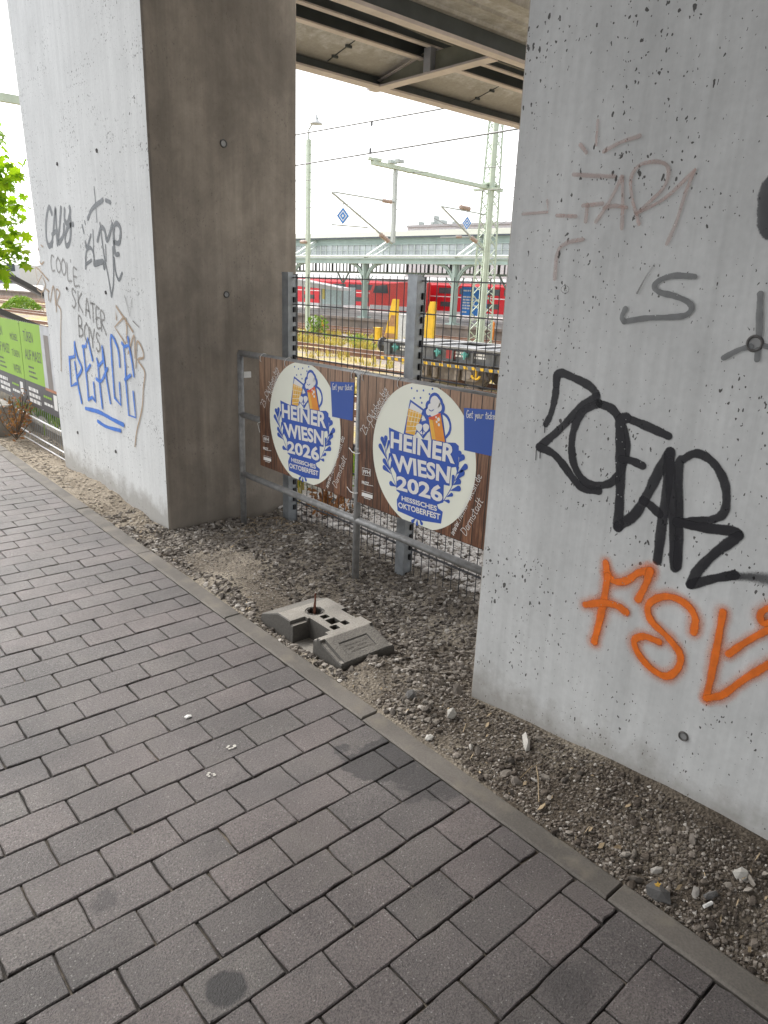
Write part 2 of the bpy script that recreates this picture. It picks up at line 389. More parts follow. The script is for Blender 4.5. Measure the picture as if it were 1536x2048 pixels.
s = NT('gravelly_soil')
n1 = s.noise(2.3, 6); n2 = s.noise(60, 5, None, .7)
c = s.ramp(n2, [(.25, (.065, .053, .042)), (.5, (.19, .162, .128)), (.75, (.345, .30, .245))])
c = s.mix(s.rng(n1, .42, .6), c, s.mix(1, (.36, .315, .25), s.rng(n2, .2, .8, .6, 1.3), 'MULTIPLY'))
v = s.vor(95); sp = s.n('ShaderNodeSeparateColor'); s.l(v.outputs['Color'], sp.inputs[0])
c = s.mix(s.math('MULTIPLY', s.math('LESS_THAN', v.outputs['Distance'], .33), .5), c, s.ramp(sp.outputs[0], [(0, (.07, .06, .05)), (1, (.36, .33, .29))]))
yy = s.sep()
# darker damp humus on the near end of the strip, dusty sand at the far end
c = s.mix(s.math('MULTIPLY', s.rng(s.math('ADD', yy[1], s.rng(n1, .3, .7, -.5, .5)), .8, 2.8, 1, 0), .6), c, s.mix(1, (.07, .054, .04), s.rng(n2, .2, .8, .5, 1.6), 'MULTIPLY'))
c = s.mix(s.math('MULTIPLY', s.rng(s.math('ADD', yy[1], s.rng(n1, .3, .7, -.5, .5)), 4.2, 5.0, 0, 1), .6), c, s.mix(1, (.44, .375, .29), s.rng(n2, .2, .8, .6, 1.3), 'MULTIPLY'))
s.col(c); s.setp(Roughness=.95, Specular_IOR_Level=.15)
s.bump(s.math('ADD', n2, s.math('MULTIPLY', v.outputs['Distance'], -.6)), 1.0, .014); M['soil'] = s.mat

def stone_mat(name, stops):
    s = NT(name); gi = s.n('ShaderNodeNewGeometry').outputs['Random Per Island']
    c = s.ramp(gi, stops)
    s.col(s.mix(1, c, s.rng(s.noise(45, 4), .3, .7, .75, 1.25), 'MULTIPLY')); s.setp(Roughness=.85, Specular_IOR_Level=.25)
    s.bump(s.noise(120, 3), .3, .003); return s.mat
M['stones'] = stone_mat('crushed_stone', [(0, (.055, .047, .04)), (.3, (.14, .122, .104)), (.6, (.215, .19, .163)), (.9, (.31, .28, .243)), (1, (.50, .47, .43))])
M['grit'] = stone_mat('dark_soil_grit', [(0, (.04, .032, .026)), (.45, (.11, .09, .072)), (.85, (.20, .172, .145)), (.97, (.30, .27, .235)), (1, (.5, .47, .43))])
M['crumbs'] = stone_mat('sandy_crumbs', [(0, (.12, .10, .08)), (.3, (.26, .22, .175)), (.75, (.37, .32, .255)), (1, (.46, .42, .36))])
M['ballast'] = stone_mat('track_ballast', [(0, (.33, .305, .28)), (.5, (.53, .495, .46)), (1, (.68, .65, .61))])

s = NT('yard_ground')
n1 = s.noise(.22, 6); n2 = s.noise(9, 6, None, .75)
c = s.ramp(n2, [(.25, (.12, .10, .085)), (.5, (.27, .235, .205)), (.75, (.40, .36, .325))])
xyz = s.sep(); 
g1 = s.rng(s.math('ADD', s.noise(.5, 5), s.math('MULTIPLY', s.noise(3, 4), .4)), .62, .78)
dry = s.mix(1, (.42, .33, .12), s.rng(n2, .2, .8, .6, 1.3), 'MULTIPLY')
c = s.mix(s.math('MULTIPLY', g1, .8), c, dry)
s.col(c); s.setp(Roughness=.95, Specular_IOR_Level=.1); s.bump(n2, .8, .04); M['yard'] = s.mat
s = NT('pale_gravel'); n2 = s.noise(45, 6, None, .75); s.col(s.ramp(n2, [(.3, (.34, .315, .29)), (.5, (.56, .525, .485)), (.72, (.68, .645, .60))])); s.setp(Roughness=.95, Specular_IOR_Level=.1); s.bump(n2, .8, .01); M['pale_gravel'] = s.mat
M['asphalt'] = simple('street_asphalt', (.06, .06, .062), .85, 0, .2, 6, .2)
M['platform'] = simple('platform_paving', (.37, .34, .32), .8, 0, .15, 1.2)
M['platform_edge'] = simple('platform_wall', (.20, .17, .15), .85, 0, .3, 1.5)

def foliage(name, a, b, trans=.35):
    s = NT(name); gi = s.n('ShaderNodeNewGeometry').outputs['Random Per Island']
    c = s.mix(gi, a, b); c = s.mix(1, c, s.rng(s.noise(1.4, 3), .3, .7, .7, 1.25), 'MULTIPLY')
    s.col(c); s.setp(Roughness=.5, Specular_IOR_Level=.3)
    tr = s.n('ShaderNodeBsdfTranslucent'); s.l(s.mix(1, c, (1.5, 1.6, .5), 'MULTIPLY'), tr.inputs[0])
    ms = s.n('ShaderNodeMixShader'); ms.inputs[0].default_value = trans
    s.l(s.b.outputs[0], ms.inputs[1]); s.l(tr.outputs[0], ms.inputs[2]); s.l(ms.outputs[0], s.out.inputs[0]); return s.mat
M['leaf'] = foliage('maple_leaf', (.13, .25, .02), (.30, .42, .03), .55)
M['dry_grass'] = foliage('dry_grass_blade', (.46, .34, .12), (.34, .29, .09), .25)
M['weed'] = foliage('green_weed', (.09, .20, .03), (.22, .30, .06), .3)
M['brown_leaf'] = foliage('withered_leaf', (.22, .095, .04), (.34, .17, .09), .2)

# graffiti paints
M['gr_black'] = spray('black_spray_paint', (.012, .012, .016), .22, .93, .35)
M['gr_black_fade'] = spray('black_spray_overspray', (.012, .012, .016), .75, .9, .5)
M['gr_orange'] = spray('orange_spray_paint', (.80, .17, .012), .48, 1.0, .45, .15)
M['gr_orange_mist'] = spray('orange_spray_mist', (.80, .17, .012), .98, .5, .5, .13)
M['gr_grey'] = spray('grey_marker_paint', (.16, .165, .165), .14, .85)
M['gr_dgrey'] = spray('slate_grey_paint', (.085, .10, .112), .16, .95)
M['gr_lgrey'] = spray('thin_grey_marker', (.20, .195, .185), .22, .9)
M['gr_pink'] = spray('faded_rust_marker', (.44, .30, .255), .3, .5)
M['gr_brown'] = spray('tan_marker', (.36, .245, .145), .22, .92)
M['gr_blue'] = spray('blue_spray_paint', (.03, .17, .62), .42, 1.05)
M['gr_thin'] = spray('pencil_line', (.25, .24, .22), .3, .6)

# ------------------------------------------------------------------ flat lettering and ribbons
class Plane:                            # a surface with in-plane axes u, v and outward normal
    def __init__(s, P0, U, V, n): s.P0 = np.array(P0, float); s.U = np.array(U, float); s.V = np.array(V, float); s.n = np.array(n, float); s.k = 0
    def w(s, u, v, off=0.): return s.P0+s.U*u+s.V*v+s.n*off
    def px(s, px, py):
        d = ray(px, py); P = CAM+d*(((s.P0-CAM)@s.n)/(d@s.n)); q = P-s.P0; return float(q@s.U), float(q@s.V)
    def step(s): s.k += 1; return .0010+.00007*s.k

def smooth_line(pts, per=6):
    pts = [np.array(p, float) for p in pts]
    if len(pts) < 3: return pts
    P = [2*pts[0]-pts[1]]+pts+[2*pts[-1]-pts[-2]]; out = []
    for i in range(1, len(P)-2):
        for k in range(per):
            t = k/per; a, b, c, d = P[i-1:i+3]
            out.append(.5*((2*b)+(-a+c)*t+(2*a-5*b+4*c-d)*t*t+(-a+3*b-3*c+d)*t**3))
    out.append(pts[-1]); return out
def ribbon(mb, pl, pts, width, off, curve=True, fade=None, taper=None):
    pts = smooth_line(pts) if curve else [np.array(p, float) for p in pts]
    q = [pts[0]]
    for p in pts[1:]:
        if np.linalg.norm(p-q[-1]) > width*.12: q.append(p)
    if len(q) < 2: q.append(q[0]+np.array([width*.1, 0]))
    n = len(q); L = np.array(q); d = np.gradient(L, axis=0); d /= np.linalg.norm(d, axis=1)[:, None]+1e-9
    nr = np.stack([-d[:, 1], d[:, 0]], 1)
    def hw(i):
        w = width/2
        w *= 1+.09*math.sin(i*.55+off*3e4)+.05*math.sin(i*1.7+off*2e4)
        if taper: w *= taper[0]+(taper[1]-taper[0])*i/(n-1)
        return w
    def al(i): return 1.0 if not fade else fade[0]+(fade[1]-fade[0])*i/(n-1)
    vs, uv, fs = [], [], []
    for i in range(n):
        for sgn in (1, 0, -1): vs.append(pl.w(*(L[i]+nr[i]*hw(i)*sgn), off)); uv.append((float(sgn), al(i)))
    for i in range(n-1):
        a = 3*i; fs += [(a, a+3, a+4, a+1), (a+1, a+4, a+5, a+2)]
    for i, sg in ((0, -1), (n-1, 1)):     # round caps
        b = len(vs); vs.append(pl.w(*L[i], off)); uv.append((0., al(i))); K = 7
        for k in range(K+1):
            t = math.pi*k/K; p = L[i]+(nr[i]*math.cos(t)+d[i]*sg*math.sin(t))*hw(i); vs.append(pl.w(*p, off)); uv.append((1., al(i)))
        fs += [(b, b+1+k, b+2+k) for k in range(K)]
    mb.add(vs, fs, uv)
def poly_on(mb, pl, pts, off, m=0): mb.add([pl.w(u, v, off) for u, v in pts], [tuple(range(len(pts)))], m=m)
def circle_pts(cx, cy, rx, ry=None, n=24, a0=0, a1=2*math.pi):
    ry = ry or rx; return [(cx+rx*math.cos(a0+(a1-a0)*k/n), cy+ry*math.sin(a0+(a1-a0)*k/n)) for k in range(n if abs(a1-a0-2*math.pi) < 1e-6 else n+1)]

FONT = {}
def text_tri(txt, bold=0.0):
    key = (txt, bold)
    if key in FONT: return FONT[key]
    cu = bpy.data.curves.new('t', 'FONT'); cu.body = txt; cu.dimensions = '2D'; cu.fill_mode = 'FRONT'; cu.offset = bold; cu.resolution_u = 3
    o = bpy.data.objects.new('t', cu); COL.objects.link(o); dg = bpy.context.evaluated_depsgraph_get(); dg.update()
    me = bpy.data.meshes.new_from_object(o.evaluated_get(dg)); V = np.array([v.co[:2] for v in me.vertices]); Fc = [tuple(p.vertices) for p in me.polygons]
    bpy.data.objects.remove(o); bpy.data.curves.remove(cu); bpy.data.meshes.remove(me)
    lo, hi = V.min(0), V.max(0); FONT[key] = ((V-lo)/(hi-lo), Fc); return FONT[key]
def bil(quad, x, y):                    # quad: TL, TR, BR, BL
    tl, tr, br, bl = [np.array(q, float) for q in quad]
    return (bl*(1-x)+br*x)*(1-y)+(tl*(1-x)+tr*x)*y
def text_on(mb, pl, txt, quad, off, bold=0.0, m=0):
    V, Fc = text_tri(txt, bold); mb.add([pl.w(*bil(quad, x, y), off) for x, y in V], Fc, m=m)

SF = {  # single-stroke letters: width, strokes
 '2': (.6, [[(.05, .8), (.2, 1), (.5, .95), (.5, .7), (.05, 0), (.58, .02)]]), '3': (.6, [[(.05, .9), (.3, 1), (.5, .8), (.2, .55), (.5, .4), (.45, .1), (.2, 0), (0, .1)]]),
 '7': (.6, [[(0, .95), (.55, 1), (.2, 0)]]), '.': (.3, [[(.1, 0), (.14, .03)]]), 'O': (.85, [[(.4, 1), (.05, .7), (.05, .25), (.4, 0), (.75, .3), (.75, .75), (.4, 1)]]),
 'k': (.5, [[(.05, 1), (.05, 0)], [(.45, .55), (.08, .25), (.45, 0)]]), 't': (.45, [[(.25, .9), (.2, .1), (.4, 0)], [(0, .6), (.45, .65)]]), 'o': (.5, [[(.25, .55), (.03, .3), (.2, 0), (.45, .2), (.4, .5), (.25, .55)]]),
 'b': (.5, [[(.05, 1), (.05, 0), (.4, .05), (.42, .4), (.08, .5)]]), 'e': (.48, [[(.05, .3), (.42, .35), (.25, .57), (.04, .3), (.2, 0), (.44, .1)]]), 'r': (.42, [[(.05, .55), (.08, 0)], [(.08, .35), (.3, .57), (.42, .5)]]),
 'i': (.2, [[(.1, .55), (.1, 0)], [(.11, .78), (.13, .8)]]), 's': (.42, [[(.38, .52), (.1, .5), (.12, .3), (.36, .22), (.3, .02), (.02, .03)]]), ' ': (.4, []),
 'N': (.7, [[(.05, 0), (.08, 1), (.55, 0), (.6, 1)]]), 'v': (.48, [[(.02, .55), (.22, 0), (.46, .56)]]), 'm': (.75, [[(.04, .55), (.06, 0)], [(.06, .4), (.25, .56), (.35, .4), (.36, 0)], [(.36, .4), (.55, .56), (.66, .4), (.68, 0)]]),
 'w': (.7, [[(.02, .55), (.18, 0), (.35, .5), (.5, 0), (.68, .56)]]), 'h': (.5, [[(.05, 1), (.06, 0)], [(.06, .35), (.25, .55), (.42, .4), (.43, 0)]]), 'n': (.5, [[(.05, .55), (.06, 0)], [(.06, .35), (.25, .55), (.42, .4), (.43, 0)]]),
 '-': (.4, [[(.05, .3), (.35, .3)]]), 'd': (.5, [[(.42, 1), (.42, 0)], [(.42, .45), (.15, .5), (.04, .2), (.2, 0), (.42, .15)]]), 'D': (.75, [[(.08, 1), (.08, 0), (.5, .1), (.65, .5), (.5, .9), (.02, 1)]]), 'a': (.48, [[(.42, .5), (.15, .55), (.04, .2), (.2, 0), (.4, .2), (.42, .52), (.44, 0)]]),
 'G': (.7, [[(.6, .9), (.3, 1), (.05, .5), (.25, 0), (.6, .1), (.6, .45), (.35, .45)]]), 'y': (.5, [[(.04, .55), (.24, .1)], [(.46, .55), (.1, -.35)]]), 'u': (.5, [[(.05, .55), (.08, .1), (.25, 0), (.4, .15), (.42, .55), (.45, 0)]]), 'c': (.45, [[(.4, .5), (.15, .52), (.04, .25), (.2, 0), (.42, .08)]]),
 'C': (.7, [[(.6, .95), (.25, 1), (.05, .5), (.2, .03), (.6, .08)]]), 'L': (.6, [[(.08, 1), (.08, 0), (.55, 0)]]), "'": (.25, [[(.1, 1), (.08, .85)]]), 'E': (.6, [[(.55, 1), (.06, 1), (.06, 0), (.55, 0)], [(.06, .52), (.45, .52)]]),
 'S': (.6, [[(.52, .9), (.2, 1), (.08, .75), (.45, .4), (.45, .1), (.2, 0), (.03, .1)]]), 'K': (.62, [[(.06, 1), (.06, 0)], [(.55, 1), (.08, .5), (.58, 0)]]), 'A': (.7, [[(.02, 0), (.32, 1), (.62, 0)], [(.12, .35), (.52, .35)]]), 'T': (.65, [[(.02, 1), (.62, 1)], [(.32, 1), (.32, 0)]]),
 'R': (.62, [[(.06, 0), (.06, 1), (.45, .95), (.5, .65), (.08, .5), (.56, 0)]]), 'B': (.6, [[(.06, 0), (.06, 1), (.42, .9), (.4, .6), (.08, .52), (.48, .4), (.48, .1), (.06, 0)]]), 'Y': (.65, [[(.02, 1), (.32, .5), (.62, 1)], [(.32, .5), (.3, 0)]]),
}
def dashes(mb, pl, u0, u1, v0, v1, off):
    u = u0
    while u < u1-1e-4:
        w = min((v1-v0)*random.uniform(1.0, 3.2), u1-u); poly_on(mb, pl, [(u, v0), (u+w, v0), (u+w, v1), (u, v1)], off); u += w+(v1-v0)*.5
def hand_on(mb, pl, txt, quad, width, off, jit=.03):
    W_ = sum(SF[c][0]+.1 for c in txt); x = 0
    for c in txt:
        w, st = SF[c]
        for k in st:
            ribbon(mb, pl, [bil(quad, (x+px_)/W_, py_+random.uniform(-jit, jit)) for px_, py_ in k], width, off)
        x += w+.1

# ================================================================== THE SETTING
def kx0(y): return 1.540+.0093*y        # kerb, path side
def kx1(y): return 1.630+.0105*y        # kerb, gravel side
Y0, DY, BL = 1.39, .1365, .21
mb = MB()
def paver(mb, x0, x1, y0, y1, x1b=None):
    x1b = x1 if x1b is None else x1b
    g, b, t = .0012, .0028, .0030
    z = random.uniform(-.0018, .0012); tx = random.uniform(-.006, .006); ty = random.uniform(-.008, .008)
    xa, xb, xc = x0+g+random.uniform(0, .0012), x1-g-random.uniform(0, .0012), x1b-g
    ya, yb = y0+g*.8+random.uniform(0, .001), y1-g*.8-random.uniform(0, .001)
    cx, cy = (xa+xb)/2, (ya+yb)/2
    rr_ = random.gauss(0, .004); jx, jy = random.gauss(0, .0009), random.gauss(0, .0009)
    co = [(px-(py-cy)*rr_+jx, py+(px-cx)*rr_+jy) for px, py in ((xa, ya), (xb, ya), (xc, yb), (xa, yb))]; per = []
    for i in range(4):                  # worn outline: rounded corners, slightly wandering edges
        (ax, ay), (bx, by) = co[i], co[(i+1) % 4]; n_ = 5 if i % 2 == 0 else 4
        L = math.hypot(bx-ax, by-ay) or 1e-6; nxn, nyn = -(by-ay)/L, (bx-ax)/L
        for k in range(n_):
            f = (.0035/L if L > .03 else .1) if k == 0 else (1-.0035/L if L > .03 else .9) if k == n_-1 else k/(n_-1)+random.uniform(-.06, .06)
            w = random.uniform(-.0005, .0016)+(.0007 if k in (0, n_-1) else 0)+(random.uniform(.001, .0045) if random.random() < .08 else 0)
            per.append((ax+(bx-ax)*f+nxn*w, ay+(by-ay)*f+nyn*w))
    n = len(per); vs = []
    for ins, dz in ((0, -.03), (0, -t), (b, 0)):
        for x, y in per:
            dx, dy = cx-x, cy-y; m = math.hypot(dx, dy)
            X_, Y_ = x+(ins*math.copysign(1, dx) if abs(abs(dx)-(xb-xa)/2) < .008 else 0), y+(ins*math.copysign(1, dy) if abs(abs(dy)-(yb-ya)/2) < .008 else 0)
            vs.append((X_, Y_, z+dz+(X_-cx)*tx+(Y_-cy)*ty))
    fs = [tuple(range(2*n, 3*n))]
    for k in range(2): fs += [(k*n+i, k*n+(i+1) % n, (k+1)*n+(i+1) % n, (k+1)*n+i) for i in range(n)]
    mb.add(vs, fs)
for r in range(-26, 95):
    y0 = Y0+r*DY; y1 = y0+DY
    x = (.318 if r % 2 == 0 else .423)-BL*13; xe = min(kx0(y0), kx0(y1)); xo = random.uniform(-.003, .003)
    while x < xe-.02:
        x1 = x+BL
        if x1 > xe-.035: paver(mb, x+xo, kx0(y0), y0, y1, kx0(y1)); break
        paver(mb, x+xo, x1+xo, y0, y1); x = x1
build('path', mb, M['paver'], kind='structure')
mb = MB(); mb.add([(-2.45, -2.4, -.009), (kx0(-2.4), -2.4, -.009), (kx0(14.3), 14.3, -.009), (-2.45, 14.3, -.009)], [(0, 1, 2, 3)])
build('path_bedding', mb, M['joint'], kind='structure')
mb = MB()                               # kerb stones
ks = [.745+1.09*k for k in range(-3, 14)]
for a, b in zip(ks, ks[1:]):
    a += .003; b -= .003; dz = random.uniform(-.002, .003); c = .008
    pa = [(kx0(a)+.002, a, -.1), (kx1(a), a, -.1), (kx1(b), b, -.1), (kx0(b)+.002, b, -.1)]
    pb = [(p[0], p[1], -.001+dz) for p in pa]
    pc = [(pb[0][0]+c, a+c*.5, .004+dz), (pb[1][0]-c, a+c*.5, .004+dz), (pb[2][0]-c, b-c*.5, .004+dz), (pb[3][0]+c, b-c*.5, .004+dz)]
    mb.add(pa+pb+pc, [(0, 1, 5, 4), (1, 2, 6, 5), (2, 3, 7, 6), (3, 0, 4, 7), (4, 5, 9, 8), (5, 6, 10, 9), (6, 7, 11, 10), (7, 4, 8, 11), (8, 9, 10, 11)])
build('kerb', mb, M['kerb'], kind='structure')

_ph = rng.uniform(0, 6.28, (40, 2)); _k = rng.normal(size=(40, 2)); _k /= np.linalg.norm(_k, axis=1)[:, None]; _f = np.geomspace(2.6, 60, 40)
def rough(x, y):
    z = 0
    for i in range(40): z = z+np.sin((_k[i, 0]*x+_k[i, 1]*y)*_f[i]+_ph[i, 0])*(.034/_f[i]**.85)
    return z
def gz_h(x, y):                         # height of the gravel strip
    x = np.asarray(x, float); y = np.asarray(y, float)
    e = np.clip((x-kx1(y))/.12, 0, 1)
    z = -.004+rough(x, y)*(.25+.75*e)-.012*e
    z = z-rough(x, y)*.75*np.clip((1.85-y)/.2, 0, 1)*np.clip((x-1.85)/.15, 0, 1)
    near = np.clip((1.75-y)/.9, 0, 1)**.7; z = z+near*np.clip((x-1.72)/.35, 0, 1)*.08       # soil banked against the near pillar
    z = z+np.exp(-((y-5.5)/.7)**2)*np.clip((x-1.68)/.3, 0, 1)*np.clip((2.4-x)/.3, 0, 1)*.05  # and against the far one
    z = z-np.clip((x-2.1)/.8, 0, 1)*np.clip((y-3.5)/.8, 0, 1)*np.clip((4.6-y)/.1, 0, 1)*.03
    z = z-np.clip((x-3.1)/1.2, 0, 1)*.10
    inb = (x > 1.725) & (x < 2.02) & (y > 2.18) & (y < 2.81); z = np.where(inb, z-.07, z)                       # the base block sits in the gravel
    z = z+.022*np.clip(1-np.abs(x-1.69)/.03, 0, 1)*np.clip((2.45-y)/.1, 0, 1)*np.clip((y-2.1)/.05, 0, 1)
    return z
xs = np.concatenate([np.arange(1.60, 2.9, .022), np.arange(2.9, 2.99, .03)]); ys = np.concatenate([np.arange(-1.2, .3, .08), np.arange(.3, 5.0, .022), np.arange(5.0, 16, .05)])
X, Y = np.meshgrid(xs, ys, indexing='ij'); Z = gz_h(X, Y); Z = np.where(X < kx1(Y)-.012, -.02, Z)
nx, ny = X.shape
mb = MB(); mb.v = list(zip(X.ravel().tolist(), Y.ravel().tolist(), Z.ravel().tolist()))
mb.f = [(i*ny+j, (i+1)*ny+j, (i+1)*ny+j+1, i*ny+j+1) for i in range(nx-1) for j in range(ny-1)]; mb.m = [0]*len(mb.f); mb.uv = [[(0, 0)]*4]*len(mb.f)
build('gravel_strip', mb, M['soil'], kind='structure', smooth=True)

xs = np.arange(2.96, 4.62, .05); X, Y = np.meshgrid(xs, ys, indexing='ij'); Z = gz_h(X, Y)+.004; nx, ny = X.shape
mb = MB(); mb.v = list(zip(X.ravel().tolist(), Y.ravel().tolist(), Z.ravel().tolist()))
mb.f = [(i*ny+j, (i+1)*ny+j, (i+1)*ny+j+1, i*ny+j+1) for i in range(nx-1) for j in range(ny-1)]; mb.m = [0]*len(mb.f); mb.uv = [[(0, 0)]*4]*len(mb.f)
build('ballast_shoulder', mb, M['pale_gravel'], kind='structure', smooth=True)
# loose stones: one scatter, like the photo densest by the fence and the pillar feet
def occupied(x, y):
    if 1.715 < x < 2.03 and 2.17 < y < 2.82: return True
    if 1.97 < x < 3.05 and 4.42 < y < 6.7: return True
    if 2.02 < x and y < 1.70: return True
    return False
mb = MB(); cnt = 0
while cnt < 30000:
    x = 1.64+1.9*rng.random()**1.2; y = rng.uniform(.25, 9) if rng.random() < .28 else rng.uniform(.3, 4.6)
    if x < kx1(y)+.006 or occupied(x, y): continue
    d = .22
    if 1.7 < y < 4.45: d = max(.22 if y > 2.9 else .62, .22+.75*np.clip((x-1.90)/.35, 0, 1))
    if y > 3.9 and x < 2.0 and y < 5.0: d = .75
    if y < 1.7: d = .5
    if y > 5: d = .22
    e_ = x-kx1(y)
    if e_ < .10 and y < 5: d = max(d, .65)
    d *= .5+.9*np.clip(.5+rough(x*3+7, y*3)*14, 0, 1)
    if rng.random() > d: continue
    big = rng.random()
    r = .0025+.004*rng.random()**2
    if d > .45 and big > .45 and y > 1.6: r = .005+.0095*rng.random()**1.7
    if d > .45 and big > .6 and y > 3.9: r = .006+.012*rng.random()**1.5
    if big > .992: r = .010+.009*rng.random()
    mb.ico((x, y, float(gz_h(x, y))+r*.2), r, (1.35, 1, .5), .3, rotm() if big > .75 else None); cnt += 1
build('gravel_stones', mb, M['stones'], kind='stuff'); mb = MB()
for k in range(16000):
    y = rng.uniform(.25, 1.9); x = 1.62+.62*rng.random()**1.1
    if x < kx1(y)+.004 or occupied(x, y) or rough(x*5+1, y*5)*14+rng.uniform(-.5, .5) < -.45: continue
    r = .0018+.0042*rng.random()**2.2
    if rng.random() > .985: r = .007+.006*rng.random()
    mb.ico((x, y, float(gz_h(x, y))+r*.3), r, (1.3, 1, .7), .3)
build('soil_grit', mb, M['grit'], kind='stuff'); mb = MB()
for k in range(6500):
    y = rng.uniform(4.3, 8.6); x = kx1(y)+.01+.62*rng.random()
    if occupied(x, y) or rough(x*4+2, y*4)*16+rng.uniform(-.5, .5) < -.3: continue
    r = .003+.008*rng.random()**2.2
    mb.ico((x, y, float(gz_h(x, y))+r*.2), r, (1.5, 1, .55), .32)
build('sand_crumbs', mb, M['crumbs'], kind='stuff')

# single larger stones one can point at
def rock(name, px, py, r, label, mat='stones', sc=(1.3, 1, .6), group=None):
    p = at(px, py, 2, .02); z = float(gz_h(p[0], p[1]))
    me = MB(); bm_v = ICO_V*(1+rng.uniform(-.22, .22, (12, 1)))*np.array(sc)*r
    me.add(bm_v@rotm().T*1.0+np.array((p[0], p[1], z+r*.35)), ICO_F)
    o = build(name, me, M[mat]); tag(o, label, 'stone', group)
    md = o.modifiers.new('s', 'SUBSURF'); md.levels = 1; md.render_levels = 1; md.subdivision_type = 'SIMPLE'
    return o
M['pale_stone'] = simple('pale_stone', (.44, .42, .38), .85, 0, .15, 30, .3)
M['dark_stone'] = simple('dark_stone', (.12, .115, .11), .85, 0, .2, 30, .3)
rock('stone', 903, 1430, .026, 'pale whitish stone on the soil below the corner of the near graffiti pillar', 'pale_stone')
rock('stone', 820, 1403, .026, 'dark round stone on the gravel between the rubber base block and the near pillar', 'dark_stone', (1, 1, .9))
rock('stone', 1052, 1488, .030, 'flat greenish grey stone lying on soil close to the near pillar wall', 'pale_stone', (1.5, 1, .5))
rock('stone', 915, 1378, .028, 'long flat grey stone against the corner of the near graffiti pillar', 'stones', (1.6, 1, .5))
rock('stone', 1316, 1783, .028, 'grey stone with a yellow tinge in the dark soil at lower right', 'dark_stone', (1.6, 1, .7))
rock('stone', 858, 1475, .014, 'tiny white pebble on soil beside the kerb below the base block', 'pale_stone')
rock('stone', 1480, 1765, .020, 'pinkish pebble on dark soil near the right edge', 'pale_stone')
rock('stone', 1420, 1790, .018, 'greenish pebble on dark soil below the pinkish pebble', 'dark_stone')

# the railway yard, its slope below the fence, the street side and the far land
def yard_z(x, y):
    z = -.13-1.17*np.clip((x-4.4)/3.6, 0, 1); return z
xs = np.concatenate([np.arange(4.45, 9, .25), np.arange(9, 40, 1.0), np.array([40, 60, 100, 200, 500, 1200])]); ys = np.concatenate([np.array([-800, -300, -100, -40]), np.arange(-20, 60, 1.0), np.array([60, 90, 150, 300, 600, 1500])])
X, Y = np.meshgrid(xs, ys, indexing='ij'); Z = yard_z(X, Y)+rough(X*.4, Y*.4)*.8*np.clip((X-4.6)/1, 0, 1)*(X < 60)
nx, ny = X.shape; mb = MB(); mb.v = list(zip(X.ravel().tolist(), Y.ravel().tolist(), Z.ravel().tolist()))
mb.f = [(i*ny+j, (i+1)*ny+j, (i+1)*ny+j+1, i*ny+j+1) for i in range(nx-1) for j in range(ny-1)]; mb.m = [0]*len(mb.f); mb.uv = [[(0, 0)]*4]*len(mb.f)
build('railway_yard_ground', mb, M['yard'], kind='structure', smooth=True)
mb = MB(); mb.add([(-1200, -800, -.03), (-2.4, -800, -.03), (-2.4, 1500, -.03), (-1200, 1500, -.03)], [(0, 1, 2, 3)])
mb.add([(-2.42, 14.2, -.03), (4.6, 14.2, -.14), (4.6, 1500, -.14), (-2.42, 1500, -.03)], [(0, 1, 2, 3)])
mb.add([(-2.42, -800, -.03), (4.6, -800, -.14), (4.6, -1.0, -.14), (-2.42, -1.0, -.03)], [(0, 1, 2, 3)])
build('street', mb, M['asphalt'], kind='structure')

# ------------------------------------------------------------------ concrete pillars
LPX, LPY = 1.98, 4.43
def chamfer_prism(mb, lo, hi, c, mats):  # lo/hi: four plan corners (ccw) bottom and top; mats per side
    def ring(pts, z):
        out = []
        for i in range(4):
            p = np.array(pts[i]); a = np.array(pts[i-1]); b = np.array(pts[(i+1) % 4])
            out += [p+(a-p)/np.linalg.norm(a-p)*c, p+(b-p)/np.linalg.norm(b-p)*c]
        return [(q[0], q[1], z) for q in out]
    A, B = ring(lo[0], lo[1]), ring(hi[0], hi[1]); vs = A+B
    for i in range(8):
        j = (i+1) % 8; m = mats[(i//2)] if i % 2 == 1 else mats[4]
        mb.add([A[i], A[j], B[j], B[i]], [(0, 1, 2, 3)], m=m)
    mb.add(B, [tuple(range(8))], m=1)
ZT = 4.86
lp = thing('concrete_pillar', 'tall concrete pillar with pale painted face covered in blue and grey tags, left of the banners', 'pillar', (LPX, LPY, 0))
mb = MB()   # sides: 0 = -y (browner, bridge shade in its colour), 1 = +x, 2 = +y, 3 = -x (pale, lit)
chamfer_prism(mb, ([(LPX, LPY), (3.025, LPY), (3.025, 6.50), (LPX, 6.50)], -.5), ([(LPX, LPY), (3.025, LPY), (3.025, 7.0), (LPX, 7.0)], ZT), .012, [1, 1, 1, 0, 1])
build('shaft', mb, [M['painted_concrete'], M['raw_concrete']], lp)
RA = R(1.6)
RPC = np.array([2.03, 1.70]); ru = np.array([math.sin(RA), -math.cos(RA)]); rn = np.array([math.cos(RA), math.sin(RA)])
rp = thing('concrete_pillar', 'near concrete pillar at right with big black and orange spray tags', 'pillar', (RPC[0], RPC[1], 0))
c0 = RPC; c1 = RPC+ru*2.6; c2 = c1+rn*1.1; c3 = RPC+rn*1.1
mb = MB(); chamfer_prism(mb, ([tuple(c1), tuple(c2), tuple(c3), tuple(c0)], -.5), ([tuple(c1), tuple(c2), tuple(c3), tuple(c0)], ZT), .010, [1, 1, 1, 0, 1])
build('shaft', mb, [M['worn_painted_concrete'], M['raw_concrete']], rp)

